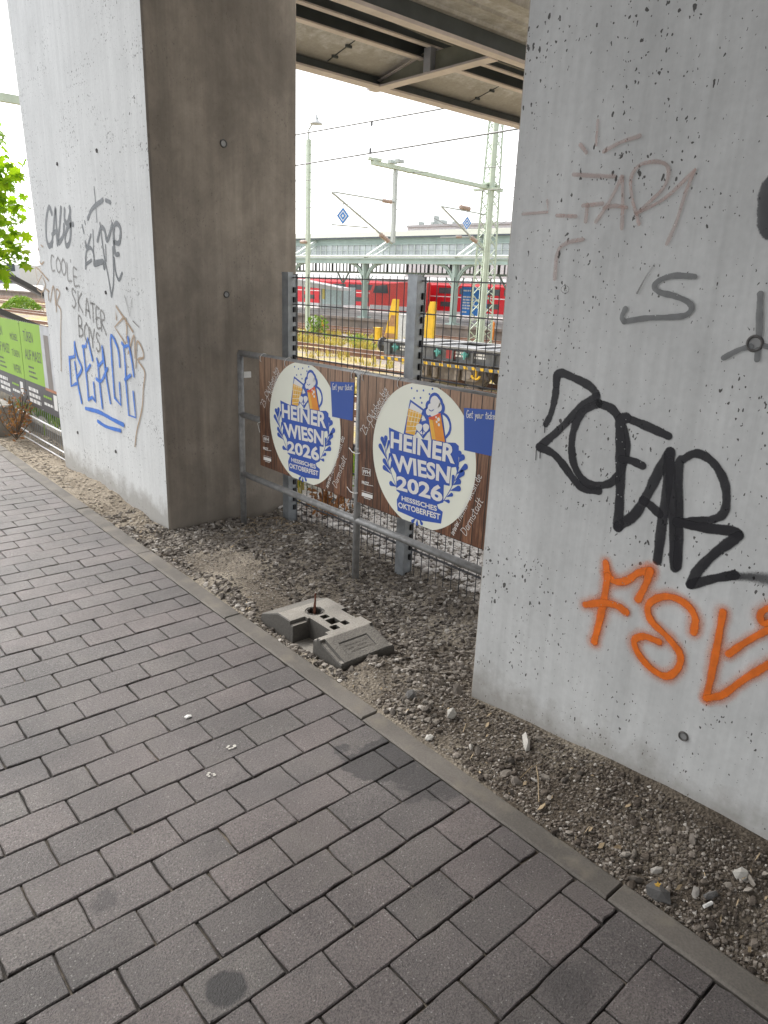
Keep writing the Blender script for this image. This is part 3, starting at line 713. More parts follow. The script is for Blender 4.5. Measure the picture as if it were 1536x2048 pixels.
# tie holes
def ringhole(parent, c, n, u, v, r, depth_dark=True):
    mb = MB(); K = 20; c = np.array(c); n = np.array(n, float); u = np.array(u, float); v = np.array(v, float)
    prof = [(1.25, .0012), (1.1, .006), (.92, .006), (.8, .0014)]
    vs = [c+(u*math.cos(2*math.pi*k/K)+v*math.sin(2*math.pi*k/K))*r*a+n*h for a, h in prof for k in range(K)]
    fs = [(i*K+k, i*K+(k+1) % K, (i+1)*K+(k+1) % K, (i+1)*K+k) for i in range(3) for k in range(K)]
    mb.add(vs, fs, m=0); vs = [c+(u*math.cos(2*math.pi*k/K)+v*math.sin(2*math.pi*k/K))*r*.8+n*.0014 for k in range(K)]
    mb.add(vs, [tuple(range(K))], m=1)
    return build('tie_hole', mb, [M['hole_rim'], M['hole_plug']], parent, smooth=True)
M['hole_rim'] = simple('dirty_hole_rim', (.10, .095, .09), .8); M['hole_plug'] = simple('mortar_plug', (.30, .30, .295), .8)
M['hole_rim_dark'] = M['hole_rim']

PR = Plane((RPC[0], RPC[1], 0), (ru[0], ru[1], 0), (0, 0, 1), (-rn[0], -rn[1], 0))
PL = Plane((LPX, LPY, 0), (0, 1, 0), (0, 0, 1), (-1, 0, 0))
PD = Plane((LPX, LPY, 0), (1, 0, 0), (0, 0, 1), (0, -1, 0))
for q in ((1510, 687, .019), (1367, 1472, .0135)):
    u, v = PR.px(q[0], q[1]); ringhole(rp, PR.w(u, v), PR.n, PR.U, PR.V, q[2])
for q in ((447, 287, .030), (453, 589, .026)):
    u, v = PD.px(q[0], q[1]); ringhole(lp, PD.w(u, v), PD.n, PD.U, PD.V, q[2]*.7)
for q in ((194, 301), (115, 328), (134, 577), (212, 585), (156, 865), (232, 903)):
    u, v = PL.px(*q); ringhole(lp, PL.w(u, v), PL.n, PL.U, PL.V, .011)

def zoomer(ox, oy, k): return lambda pts: [(ox+x*k, oy+y*k) for x, y in pts]
def tagset(parent, pl, conv, strokes, width_px, mat, label, curve=True, fade=None, taper=None):
    mb = MB()
    for st in strokes:
        w = width_px; cv = curve; fd = fade; tp = taper
        if isinstance(st, dict): w = st.get('w', w); cv = st.get('curve', cv); fd = st.get('fade', fd); tp = st.get('taper', tp); st = st['p']
        px = conv(st); uv = [pl.px(*q) for q in px]
        mid = px[len(px)//2]; a = np.array(pl.px(mid[0], mid[1]-5)); b = np.array(pl.px(mid[0], mid[1]+5)); c = np.array(pl.px(mid[0]-5, mid[1])); d = np.array(pl.px(mid[0]+5, mid[1]))
        sc = (np.linalg.norm(a-b)+np.linalg.norm(c-d))/20
        ribbon(mb, pl, uv, w*sc, pl.step(), cv, fd, tp)
    return build('graffiti_tag', mb, M[mat], parent, label=label)

zB = zoomer(1000, 700, .3662)
tagset(rp, PR, zB, [
 {'p': [(250, 405), (278, 350), (300, 260), (308, 190), (312, 150)], 'taper': (.75, 1)}, {'p': [(308, 185), (308, 140), (335, 125), (400, 150), (480, 190), (522, 232), (526, 262)]}, {'p': [(530, 255), (440, 318), (330, 430), (215, 530)], 'taper': (1.1, .95)},
 [(215, 530), (290, 565), (345, 625), (395, 695), (450, 750), (540, 770)],
 [(540, 292), (455, 335), (405, 430), (392, 540), (410, 640), (465, 718), (530, 740), (610, 722), (665, 650), (690, 540), (672, 420), (615, 325), (540, 292)],
 {'p': [(922, 470), (800, 415), (690, 370)], 'w': 19}, {'p': [(690, 370), (660, 385), (655, 430), (660, 600), (655, 800), (645, 965)], 'w': 23}, {'p': [(665, 595), (720, 605), (780, 632)], 'w': 17},
 {'p': [(645, 965), (735, 900), (805, 790), (870, 660), (930, 555)], 'w': 23}, {'p': [(930, 560), (912, 750), (885, 950), (860, 1150)], 'w': 22}, {'p': [(780, 820), (825, 850), (870, 895)], 'w': 19},
 {'p': [(930, 600), (938, 800), (948, 1000), (955, 1190)], 'w': 21},
 {'p': [(970, 1180), (982, 950), (978, 640), (1010, 592), (1080, 565), (1160, 610), (1218, 700), (1238, 800), (1222, 890), (1160, 925), (1060, 935), (975, 940)], 'w': 20},
 {'p': [(970, 940), (1100, 968), (1280, 990), (1305, 1012)], 'w': 23}, {'p': [(1305, 1015), (1270, 1040), (1180, 1105), (1085, 1200), (1040, 1280)], 'w': 23}, {'p': [(1040, 1282), (1160, 1250), (1280, 1228)], 'w': 21},
 {'p': [(247, 400), (245, 450)], 'w': 2}, {'p': [(200, 545), (197, 600)], 'w': 2}, {'p': [(222, 545), (220, 590)], 'w': 2},
 ], 17.5, 'gr_black', 'big black spray tag reading ZOFAR')
tagset(rp, PR, zB, [{'p': [(1250, 1235), (1400, 1240), (1560, 1275), (1700, 1300)], 'w': 34, 'taper': (.6, 1.6), 'fade': (.95, .3)}], 30, 'gr_black_fade', 'fading black overspray tail of the big tag')
OR = [
 [(580, 1160), (592, 1230), (640, 1265), (700, 1255), (760, 1215), (822, 1205)], [(822, 1205), (800, 1275), (757, 1360)], [(590, 1235), (572, 1350), (545, 1480), (517, 1590)], [(468, 1390), (560, 1380), (640, 1395), (690, 1430)],
 [(1060, 1540), (1068, 1460), (1022, 1390), (940, 1348), (860, 1355), (810, 1400), (830, 1480), (920, 1570), (985, 1660), (972, 1740), (910, 1780), (830, 1740), (760, 1660), (735, 1585), (790, 1563), (870, 1592)],
 [(1220, 1430), (1190, 1600), (1155, 1780), (1128, 1900)], [(1128, 1900), (1220, 1880), (1330, 1800), (1470, 1715), (1600, 1640)], [(1250, 1660), (1350, 1590), (1470, 1525), (1580, 1470)], [(1580, 1470), (1560, 1410), (1480, 1405), (1425, 1440), (1440, 1490), (1500, 1480)],
 ]
tagset(rp, PR, zB, [{'p': p, 'w': 46} for p in OR], 46, 'gr_orange_mist', 'soft orange overspray around the tag')
tagset(rp, PR, zB, OR, 18, 'gr_orange', 'orange spray letters FSV')
zA = zoomer(1000, 220, .349)
tagset(rp, PR, zA, [[(1120, 955), (1000, 950), (920, 975), (888, 1012), (920, 1045), (1000, 1065), (1080, 1100), (1100, 1140), (1060, 1178), (960, 1188), (840, 1193), (715, 1212)], {'p': [(715, 1212), (702, 1185), (722, 1140)], 'w': 11}], 12.5, 'gr_grey', 'grey marker letter S')
tagset(rp, PR, zA, [{'p': [(1495, 1055), (1490, 1150), (1488, 1290)], 'w': 14}, {'p': [(1480, 1375), (1476, 1430)], 'w': 14}, {'p': [(1285, 1420), (1370, 1375), (1440, 1355)], 'w': 12}, {'p': [(1510, 1350), (1580, 1365)], 'w': 12}], 12, 'gr_grey', 'grey stick figure strokes around the tie hole')
tagset(rp, PR, zA, [{'p': [(1585, 380), (1535, 470), (1520, 590), (1545, 690), (1620, 720)], 'w': 36}], 36, 'gr_black', 'black spray arc cut by the right edge')
tagset(rp, PR, zA, [
 [(800, 655), (760, 500), (755, 390), (800, 320), (880, 297), (950, 310), (970, 360), (945, 440), (880, 510), (785, 595)], [(785, 595), (950, 505), (1120, 345)], [(1120, 345), (1065, 480), (1015, 640), (960, 768)],
 [(555, 640), (640, 510), (700, 385)], [(705, 385), (708, 540), (702, 680)], [(600, 562), (660, 550), (730, 560)], [(480, 548), (590, 537)], [(505, 545), (495, 640)], [(425, 370), (540, 378), (660, 382)],
 {'p': [(275, 520), (280, 585), (135, 597)], 'curve': False, 'w': 6}, [(330, 605), (440, 610)], {'p': [(565, 60), (555, 200)], 'w': 7}, [(600, 238), (700, 185), (805, 150)], [(465, 200), (500, 245)], [(480, 742), (390, 762), (335, 815), (318, 968)]],
 9, 'gr_pink', 'faded rust coloured tag with a large letter R')
tagset(rp, PR, zA, [[(890, 885), (840, 960), (790, 1050)]], 4, 'gr_lgrey', 'thin grey slash above the letter S', fade=(.3, 1))
tagset(rp, PR, zA, [[(378+22*math.cos(a), 1028+22*math.sin(a)) for a in np.linspace(0, 6.4, 14)], [(370, 1020), (385, 1020), (374, 1036), (388, 1036)]], 1.2, 'gr_thin', 'small pencilled circled digit')

zC = zoomer(0, 180, .2441)
tagset(lp, PL, zC, [[(425, 1010), (402, 960), (380, 1060), (380, 1200), (402, 1278), (432, 1240)], [(425, 1275), (440, 1130), (455, 970), (462, 1110), (470, 1262)], [(428, 1185), (468, 1150)], [(500, 970), (490, 1110), (478, 1250), (518, 1195), (525, 1110)],
 [(530, 980), (530, 1060), (552, 1090), (575, 1000), (570, 960)], [(575, 1000), (580, 1160), (570, 1250), (545, 1275), (535, 1200), (560, 1120), (600, 1100)]], 5.5, 'gr_dgrey', 'slate grey tag reading CALY')
tagset(lp, PL, zC, [{'p': [(772, 795), (785, 940), (795, 1080)], 'w': 2.2}, {'p': [(720, 1055), (760, 970), (842, 903)], 'w': 5.5}, {'p': [(868, 903), (905, 920)], 'w': 5.5}, {'p': [(675, 1110), (688, 1168)], 'w': 3}, {'p': [(695, 1075), (700, 1100)], 'w': 2.5},
 {'p': [(700, 1245), (715, 1288), (745, 1190)], 'w': 4.5}, {'p': [(703, 1460), (708, 1330), (742, 1292), (768, 1345), (772, 1430)], 'w': 4}, {'p': [(710, 1425), (750, 1395)], 'w': 4}, {'p': [(762, 1145), (772, 1430)], 'w': 2.5}, {'p': [(775, 1425), (845, 1408), (855, 1450)], 'w': 7},
 {'p': [(800, 1235), (828, 1130), (858, 1150), (880, 1235), (922, 1100)], 'w': 5.5}, {'p': [(820, 1090), (850, 1330), (885, 1510), (915, 1692)], 'w': 3.2}, {'p': [(915, 1690), (932, 1560), (925, 1290)], 'w': 3.2}, {'p': [(865, 1270), (872, 1400)], 'w': 2.5},
 {'p': [(938, 1245), (978, 1250), (988, 1140), (955, 1092), (932, 1150), (942, 1330), (975, 1345)], 'w': 6}, {'p': [(935, 1380), (948, 1490), (975, 1555), (1002, 1500)], 'w': 4}], 4, 'gr_dgrey', 'grey calligraphic marker tag with long swashes')
mbt = MB()
for ch, q in zip("COOL'E", [(412, 1350, 40, 130, .1), (458, 1365, 42, 128, .1), (500, 1378, 42, 130, .1), (545, 1420, 42, 132, .1), (575, 1390, 14, 100, .1), (598, 1455, 40, 140, .1)]):
    x, y, w, h, sk = q; pts = zC([(x, y), (x+w, y+14), (x+w+10, y+h+14), (x+8, y+h)]); hand_on(mbt, PL, ch, [PL.px(*p) for p in pts], .016, PL.step())
for ch, q in zip("SKATER", [(585, 1625, 42, 150), (635, 1650, 44, 160), (695, 1700, 45, 150), (740, 1745, 45, 150), (785, 1785, 40, 150), (822, 1815, 45, 160)]):
    x, y, w, h = q; pts = zC([(x, y), (x+w, y+14), (x+w+10, y+h+14), (x+8, y+h)]); hand_on(mbt, PL, ch, [PL.px(*p) for p in pts], .017, PL.step())
for ch, q in zip("BOYS", [(640, 1855, 45, 160), (690, 1905, 45, 150), (735, 1950, 48, 160), (785, 1985, 42, 150)]):
    x, y, w, h = q; pts = zC([(x, y), (x+w, y+14), (x+w+10, y+h+14), (x+8, y+h)]); hand_on(mbt, PL, ch, [PL.px(*p) for p in pts], .017, PL.step())
ribbon(mbt, PL, [PL.px(*p) for p in zC([(648, 1600), (652, 1612)])], .016, PL.step()); ribbon(mbt, PL, [PL.px(*p) for p in zC([(868, 1995), (872, 2005)])], .016, PL.step())
build('graffiti_writing', mbt, M['gr_lgrey'], lp, label="thin grey capitals reading COOL'E SKATER BOYS")
tagset(lp, PL, zC, [[(310, 1560), (300, 1455), (400, 1560)], {'p': [(345, 1520), (305, 1615), (345, 1655), (375, 1600), (355, 1540)], 'w': 2}, [(395, 1640), (402, 1720)], [(380, 1630), (405, 1650)], [(415, 1735), (440, 1605), (460, 1765)], [(465, 1815), (462, 1640), (492, 1665), (470, 1745), (500, 1800), (502, 1900), (500, 2040), (505, 2300)],
 [(345, 1660), (352, 1780), (375, 1840)], [(355, 1785), (335, 1810)], [(305, 1280), (318, 1310)], [(310, 1380), (340, 1425), (362, 1410)], [(340, 1270), (355, 1285)]], 2, 'gr_brown', 'thin tan tag with a star shape at the pillar edge')
zD = zoomer(0, 560, .2214)
tagset(lp, PL, zD, [{'p': [(1055, 355), (1050, 232), (1205, 465)], 'curve': False}, {'p': [(1125, 335), (1040, 425), (1135, 570)], 'curve': False}, [(1140, 345), (1150, 450), (1150, 560)], [(1165, 660), (1215, 500), (1222, 700)], [(1232, 790), (1242, 560), (1290, 625), (1300, 700), (1250, 722), (1312, 830), (1300, 980), (1288, 1160), (1240, 1370), (1225, 1500)]], 3, 'gr_brown', 'tan tag reading ZFAR with a long trailing line')
tagset(lp, PL, zD, [[(1130, 140), (1180, 330), (1195, 180)], [(1205, 370), (1260, 425)]], 1.6, 'gr_lgrey', 'thin grey letter V', curve=False)
tagset(lp, PL, zD, [
 {'p': [(630, 700), (648, 960), (695, 935)], 'curve': False}, {'p': [(630, 702), (680, 690), (678, 565)], 'curve': False}, [(680, 600), (705, 700), (742, 800), (700, 885)], [(680, 745), (705, 920), (742, 1105)],
 {'p': [(840, 722), (795, 522), (780, 600), (750, 600)], 'curve': False}, [(755, 605), (768, 720), (780, 830), (795, 960), (803, 1080)], [(780, 830), (820, 768)], {'p': [(803, 1080), (840, 1058), (868, 1105), (850, 930)], 'curve': False},
 {'p': [(880, 715), (900, 772), (935, 730), (928, 605)], 'curve': False}, [(888, 745), (905, 930), (930, 1155)], [(932, 620), (958, 830), (1003, 1110)], [(875, 893), (920, 912), (975, 800)],
 [(1088, 780), (1070, 620), (1010, 500), (1012, 660), (1040, 1060)], {'p': [(1040, 1060), (1098, 1130), (1085, 930)], 'curve': False},
 {'p': [(1108, 570), (1130, 602), (1170, 590), (1163, 520)], 'curve': False}, [(1122, 600), (1138, 780), (1142, 905)], [(1172, 590), (1195, 720), (1215, 868)], [(1135, 900), (1185, 860)], {'p': [(1142, 905), (1170, 1220), (1232, 1242), (1210, 1012)], 'curve': False},
 {'p': [(780, 1160), (900, 1192), (1030, 1262), (1122, 1308)], 'w': 5.5}, [(890, 1275), (970, 1325), (1095, 1360)]], 4.6, 'gr_blue', 'bright blue spray tag reading PEACE with two underlines')

# ------------------------------------------------------------------ bridge above
bd = thing('bridge_deck', 'steel footway and concrete slab of the bridge overhead with beige flanges and dark webs', 'bridge', (8.27, 7.4, 4.8))
XA, XB = 1.7, 44.0
def Ibeam(name, y, zb, zt, fw, tf=.02, web=.02, m=('flange', 'web'), x0=XA, x1=XB):
    b = MB(); b.box(x0, y-fw/2, zb, x1, y+fw/2, zb+tf, 0); b.box(x0, y-web/2, zb+tf, x1, y+web/2, zt, 1); return build(name, b, [M[m[0]], M[m[1]]], bd)
Ibeam('edge_beam', 9.80, 4.60, 4.76, .22, .03)
Ibeam('cross_beam', 8.83, 4.83, 5.02, .12)
Ibeam('cross_beam', 8.60, 4.94, 5.34, .10)
Ibeam('main_girder', 7.365, 4.61, 4.86, .15, .045, .03)
Ibeam('main_girder', 7.60, 4.86, 5.40, .05, .02, .03)
mb = MB(); mb.box(XA, 8.85, 5.022, XB, 9.0, 5.05); mb.hexa([(XA, 8.86, 4.965), (XB, 8.86, 4.965), (XB, 9.78, 4.765), (XA, 9.78, 4.765), (XA, 8.86, 5.01), (XB, 8.86, 5.01), (XB, 9.78, 4.81), (XA, 9.78, 4.81)])
build('soffit_panel', mb, M['soffit_concrete'], bd)
mb = MB(); mb.box(XA, 7.3, 5.352, XB, 9.95, 5.42); mb.box(XA, 9.91, 4.63, XB, 9.95, 5.5)
build('footway_slab', mb, M['soffit_concrete'], bd)
mb = MB()                               # grooved underside of the main slab
prof = [(7.372, 4.86), (7.27, 4.86), (7.25, 4.90), (7.05, 4.90), (7.03, 4.88), (6.95, 4.88), (6.93, 4.915), (6.70, 4.915), (6.68, 4.865), (6.52, 4.865), (6.50, 4.95), (5.9, 4.95), (5.88, 4.87), (-13.0, 4.87), (-13.0, 5.5), (7.372, 5.5)]
mb.prism([(1.7, y, z) for y, z in prof], (1.2, 0, 0))
mb.prism([(2.902, y, z) for y, z in prof[:11]+[(4.6, 4.95), (4.6, 5.5), (7.372, 5.5)]], (XB-2.902, 0, 0))  # unseen side cut back to let light onto the ballast
mb.prism([(1.698, 4.9, 4.872), (-14.0, 3.6, 4.872), (-14.0, -13.0, 4.872), (1.698, -13.0, 4.872)], (0, 0, .6)); build('deck_slab', mb, M['soffit_concrete'], bd)  # unseen wing over the path, outline shaped to darken the near pillar
for xb in (2.2, 8.27, 14.3, 20.4):      # tapered cantilever brackets
    b = MB(); t = .02
    pr = [(7.45, 4.63), (9.985, 4.63), (9.985, 4.665), (8.70, 4.90), (7.45, 4.90)]
    b.prism([(xb-.01, y, z) for y, z in pr], (t, 0, 0), 1)
    b.box(xb-.10, 7.445, 4.598, xb+.10, 10.0, 4.628, 0)
    b.prism([(xb-.06, y, z) for y, z in ((9.985, 4.667), (9.985, 4.68), (8.70, 4.915), (8.70, 4.902))], (.12, 0, 0), 0)
    br = build('bracket', b, [M['flange'], M['bracket']], bd)
    b = MB(); b.box(xb-.11, 8.56, 4.63, xb-.012, 8.70, 4.938); b.box(xb+.012, 8.56, 4.63, xb+.11, 8.70, 4.938); build('stiffener', b, M['stiff'], br)
for x0 in np.arange(1.0, 30, 3.1):      # joint straps and clips under the panels
    b = MB()
    b.bar((x0, 8.95, 4.94), (x0, 9.75, 4.764), .012, .008); 
    for k in (.3, .62): b.bar((x0-.05, 8.95+k, 4.925-k*.2175), (x0+.05, 8.95+k, 4.925-k*.2175), .03, .03)
    build('panel_joint', b, M['web'], bd)
b = MB(); b.tube([(XA, 8.42, 5.30), (8.0, 8.50, 5.02), (XB, 8.50, 5.02)], .012); build('drain_pipe', b, M['galv_pipe'], bd)

# ------------------------------------------------------------------ mesh fence by the railway
FX = 2.77
mf = thing('mesh_fence', 'grey double bar mesh fence with steel posts in front of the railway tracks', 'fence', (FX, 2.9, 0))
for yp in (4.125, 2.91):
    b = MB(); b.box(FX-.045, yp-.036, -.3, FX-.008, yp+.036, 1.668); b.box(FX-.047, yp-.038, 1.668, FX-.006, yp+.038, 1.674)
    po = build('post', b, M['galv'], mf)
    b = MB(); b.box(FX-.008, yp-.030, -.3, FX+.022, yp-.026, 1.66)
    b.box(FX+.0225, yp-.036, -.3, FX+.026, yp+.036, 1.665)
    build('clamp_rail', b, M['galv'], po)
    b = MB(); b.box(FX-.004, yp-.046, .06, FX+.014, yp-.0305, .094); c0_ = build('clamp', b, M['black'], po)
    for k in range(1, 25): c = c0_.copy(); COL.objects.link(c); c.parent = po; c.location = (0, 0, .062*k)
def mesh_panel(ya, yb, x, zt, zb, hz, par, pitch=.0605, r=.0026, mat='wire', name='mesh_panel'):
    b = MB()
    for y in np.arange(ya, yb, pitch): b.tube([(x, y, zb), (x, y, zt)], r, 5)
    for z in hz:
        for s in (-1, 1): b.tube([(x+s*(r*2+.001), ya-.02, z), (x+s*(r*2+.001), yb+.02, z)], r*1.35, 5)
    return build(name, b, M[mat], par)
HZ = [1.643-.168*k for k in range(10)]
mesh_panel(2.96, 4.085, FX, 1.665, -.04, HZ, mf); mesh_panel(.65, 2.872, FX, 1.665, -.06, HZ, mf)

# ------------------------------------------------------------------ pipe railing that carries the banners
RX = 2.48
pr_ = thing('pipe_railing', 'weathered galvanised pipe railing in front of the mesh fence', 'railing', (RX, 3.0, 0))
for yp in (4.295, 3.02, 1.745):
    b = MB(); b.tube([(RX, yp, -.25), (RX, yp, 1.15)], .021, 12); build('post', b, M['galv_pipe'], pr_, smooth=True)
for z in (1.15, .738, .322):
    b = MB(); b.tube([(RX, 4.295, z), (RX, 1.705, z)], .0205, 12); build('rail', b, M['galv_pipe'], pr_, smooth=True)
b = MB(); b.box(RX+.02, 4.285, .985, RX+.075, 4.295, 1.025); build('wall_bracket', b, M['zip'], pr_)

# ------------------------------------------------------------------ banners
BT = .003
zF = lambda x, y: (690+x*.21491, 720+y*.21484)
zG = lambda x, y: (450+x*.1953, 680+y*.1953)
def b2(x, y): p = at(*zF(x, y), 0, 2.46); return (2.99-p[1], p[2]-.444)
def b1(x, y): p = at(*zG(x, y), 0, 2.46); return (4.016-p[1], p[2]-.443)
B2 = lambda pts: [b2(*p) for p in pts]
def banner(y0, z0, x, label, grp='wooden look festival banners on the railing'):
    t = thing('banner', label, 'banner', (x, y0, z0), grp)
    pl = Plane((x, y0, z0), (0, -1, 0), (0, 0, 1), (-1, 0, 0)); Wd, Hd = .975, .713
    b = MB(); b.box(x, y0-Wd, z0, x+BT, y0, z0+Hd); build('printed_board', b, M['wood'], t)
    b = MB(); cx, cy, rr = .492, .353, .370; a0 = math.asin((Hd-.0005-cy)/rr); a1 = math.asin((.0005-cy)/rr)
    pts = circle_pts(cx, cy, rr, n=30, a0=a1, a1=a0)+circle_pts(cx, cy, rr, n=30, a0=math.pi-a0, a1=math.pi-a1)
    poly_on(b, pl, pts, .0008); build('cream_disc', b, M['cream'], t)
    # blue lettering block and emblem
    b = MB()
    poly_on(b, pl, B2([(420, 626), (560, 690), (700, 730), (860, 762), (1040, 770), (1072, 800), (1066, 992), (1003, 1000), (985, 1172), (932, 1160), (927, 1325), (868, 1345), (880, 1380), (922, 1412), (905, 1522), (700, 1490), (500, 1402), (493, 1300), (522, 1240), (490, 1215), (488, 1062), (455, 1000), (430, 850)]), .0014)
    poly_on(b, pl, B2([(618, 366), (752, 462), (665, 715), (556, 690)]), .0014)                       # tall glass
    poly_on(b, pl, B2([(770, 470), (915, 480), (955, 770), (815, 755)]), .0014)                       # mug
    for (x_, y_, r_) in ((775, 495, 34), (800, 430, 34), (850, 385, 50), (895, 445, 40), (840, 470, 55), (880, 400, 38)): 
        c = b2(x_, y_); poly_on(b, pl, circle_pts(c[0], c[1], r_*.00085, n=18), .0015+.00001*r_)
    ribbon(b, pl, B2([(915, 490), (965, 530), (992, 600), (985, 670), (950, 720)]), .014, .0016)
    for c, q in (((705, 610), 43), ((765, 610), 43)): p = b2(*c); poly_on(b, pl, circle_pts(p[0], p[1], q*.00085, n=18), .0018+.0001*(c[0] > 730))
    poly_on(b, pl, B2([(664, 625), (735, 590), (808, 640), (740, 735)]), .0021)
    # laurel sprigs: drops on a stem
    def drop(x_, y_, tx, ty, r_=20):
        c = np.array(b2(x_, y_)); e = np.array(b2(tx, ty)); d = e-c; L = np.linalg.norm(d); d /= L; nn = np.array([-d[1], d[0]]); rr = r_*.00070
        an = [c+rr*(nn*math.cos(k)-d*math.sin(k)) for k in np.linspace(0, math.pi, 9)]
        poly_on(b, pl, [tuple(e)]+[tuple(p) for p in an], .0022)
    SL = [(490, 1180), (445, 1060), (405, 930), (385, 830), (375, 750)]; SR = [(930, 1310), (1000, 1190), (1050, 1060), (1072, 950), (1082, 880)]
    for st in (SL, SR): ribbon(b, pl, B2(st), .004, .0016)
    for dr in ((440, 1148, 490, 1178), (378, 1000, 445, 1062), (378, 938, 440, 1040), (340, 800, 408, 935), (358, 735, 385, 830), (392, 725, 385, 810), (420, 760, 392, 860), (430, 880, 412, 950), (455, 960, 430, 1020)): drop(*dr, r_=20 if dr[0] < 400 or dr[0] > 435 else 13)
    for dr in ((975, 1315, 930, 1305), (1005, 1252, 955, 1275), (1070, 1195, 990, 1215), (1072, 1130, 1015, 1165), (1135, 992, 1050, 1065), (1108, 905, 1075, 950), (1078, 870, 1080, 920), (1105, 1050, 1030, 1130), (1060, 1000, 1058, 1060), (1020, 1085, 1005, 1180)): drop(*dr, r_=21 if dr[0] > 1065 else 14)
    drop(640, 1500, 672, 1470, 14); drop(725, 1520, 700, 1470, 14); drop(682, 1525, 685, 1480, 13)
    for q in ((632, 262), (683, 287), (742, 283), (826, 268), (798, 317), (655, 355), (715, 352), (727, 398), (826, 332)): c = b2(*q); poly_on(b, pl, circle_pts(c[0], c[1], .0055, n=9), .0016)
    build('blue_print', b, M['print_blue'], t)
    b = MB()
    poly_on(b, pl, B2([(628, 392), (735, 470), (700, 565), (592, 520)]), .0026); poly_on(b, pl, B2([(748, 520), (768, 560), (725, 570)]), .0026)
    poly_on(b, pl, B2([(668, 690), (715, 730), (640, 712)]), .0026); poly_on(b, pl, B2([(800, 690), (805, 742), (752, 735)]), .0026)
    for (x_, y_, r_) in ((790, 482, 20), (810, 440, 22), (850, 392, 36), (885, 440, 26), (840, 468, 40), (872, 400, 26)): c = b2(x_, y_); poly_on(b, pl, circle_pts(c[0], c[1], r_*.00085, n=18), .0026+.00001*r_)
    hp = [b2(735+66*(16*math.sin(k)**3)/17, 640-62*(13*math.cos(k)-5*math.cos(2*k)-2*math.cos(3*k)-math.cos(4*k))/15) for k in np.linspace(0, 2*math.pi, 30)[:-1]]
    poly_on(b, pl, hp, .0028)
    for tx_, quad, bo in (('HEINER', [(440, 664), (1048, 792), (1036, 968), (437, 818)], .035), ('WIESN', [(452, 868), (998, 992), (984, 1150), (472, 1032)], .035), ('2026', [(492, 1070), (920, 1168), (922, 1328), (492, 1205)], .035), ('HESSISCHES', [(540, 1262), (868, 1358), (868, 1408), (540, 1306)], .03), ('OKTOBERFEST', [(507, 1318), (900, 1432), (898, 1488), (510, 1372)], .03)):
        text_on(b, pl, tx_, B2(quad), .0028, bo)
    build('white_lettering', b, M['print_white'], t); b = MB()
    hand_on(b, pl, '23. Oktober bis', B2([(150, 655), (375, 235), (408, 270), (205, 698)]), .0031, .0026)
    hand_on(b, pl, '7. November', B2([(235, 605), (398, 270), (440, 310), (272, 640)]), .0031, .0026)
    build('date_writing', b, M['print_white'], t); b = MB()
    hand_on(b, pl, 'www.heiner-wiesn.de', [(.722, .036), (.862, .36), (.905, .35), (.752, .012)], .0029, .0026)
    hand_on(b, pl, 'Darmstadt', [(.795, .055), (.885, .25), (.925, .235), (.832, .035)], .0031, .0026)
    build('address_writing', b, M['print_white'], t); b = MB()
    text_on(b, pl, 'FFH', B2([(183, 1020), (246, 1030), (246, 1066), (183, 1056)]), .0028, .03)
    fr = B2([(173, 1000), (250, 1018), (248, 1080), (175, 1066)])
    for i in range(4): ribbon(b, pl, [fr[i], fr[(i+1) % 4]], .0024, .0027+.00005*i, False)
    build('sponsor_logo', b, M['print_white'], t); b = MB()
    text_on(b, pl, 'FRIZZ', B2([(170, 1122), (236, 1138), (236, 1168), (170, 1150)]), .0028, .04); ribbon(b, pl, B2([(238, 1164), (274, 1172)]), .003, .0027, False)
    build('sponsor_logo', b, M['print_white'], t); b = MB()
    poly_on(b, pl, B2([(170, 1228), (270, 1258), (268, 1292), (168, 1262)]), .0027); ribbon(b, pl, B2([(170, 1214), (272, 1246)]), .002, .0027, False); ribbon(b, pl, B2([(190, 1278), (248, 1298)]), .004, .0027, False)
    build('sponsor_logo', b, M['print_white'], t)
    b = MB(); poly_on(b, pl, B2([(605, 450), (722, 498), (728, 515), (660, 700), (577, 678)]), .0027); poly_on(b, pl, B2([(792, 535), (825, 525), (858, 742), (822, 738)]), .0027); build('gold_print', b, M['gold'], t)
    b = MB()
    for k in range(5): ribbon(b, pl, B2([(600+k*26, 450+k*9), (580+k*22, 520+k*40)]), .0022, .0029+.00003*k, False); ribbon(b, pl, B2([(725-k*12, 505+k*38), (612-k*8, 470+k*48)]), .0022, .0031+.00003*k, False)
    build('lattice_print', b, M['cream'], t)
    b = MB(); poly_on(b, pl, B2([(828, 525), (902, 492), (945, 762), (858, 748)]), .0028); build('amber_print', b, M['amber'], t)
    b = MB(); poly_on(b, pl, B2([(792, 533), (835, 522), (900, 490), (905, 512), (840, 560), (795, 550)]), .0031); build('red_print', b, M['redprint'], t)
    b = MB()
    for q in ((885, 552, 11), (868, 575, 7), (888, 602, 9), (862, 532, 6)): c = b2(*q[:2]); poly_on(b, pl, circle_pts(c[0], c[1], q[2]*.00085, n=10), .0032)
    build('bubble_print', b, M['print_white'], t)
    b = MB()
    ribbon(b, pl, B2([(735, 640), (737, 700)]), .004, .0031, False); ribbon(b, pl, B2([(712, 668), (728, 655), (736, 680)]), .004, .0032); ribbon(b, pl, B2([(762, 674), (746, 658), (738, 682)]), .004, .0033); ribbon(b, pl, B2([(718, 692), (758, 698)]), .003, .0034, False)
    c = b2(736, 645); poly_on(b, pl, [(c[0]-.009, c[1]-.006), (c[0]+.009, c[1]-.008), (c[0], c[1]+.022)], .0031); ribbon(b, pl, B2([(797, 462), (818, 474), (838, 462)]), .004, .0036)
    build('emblem_print', b, M['print_blue'], t)
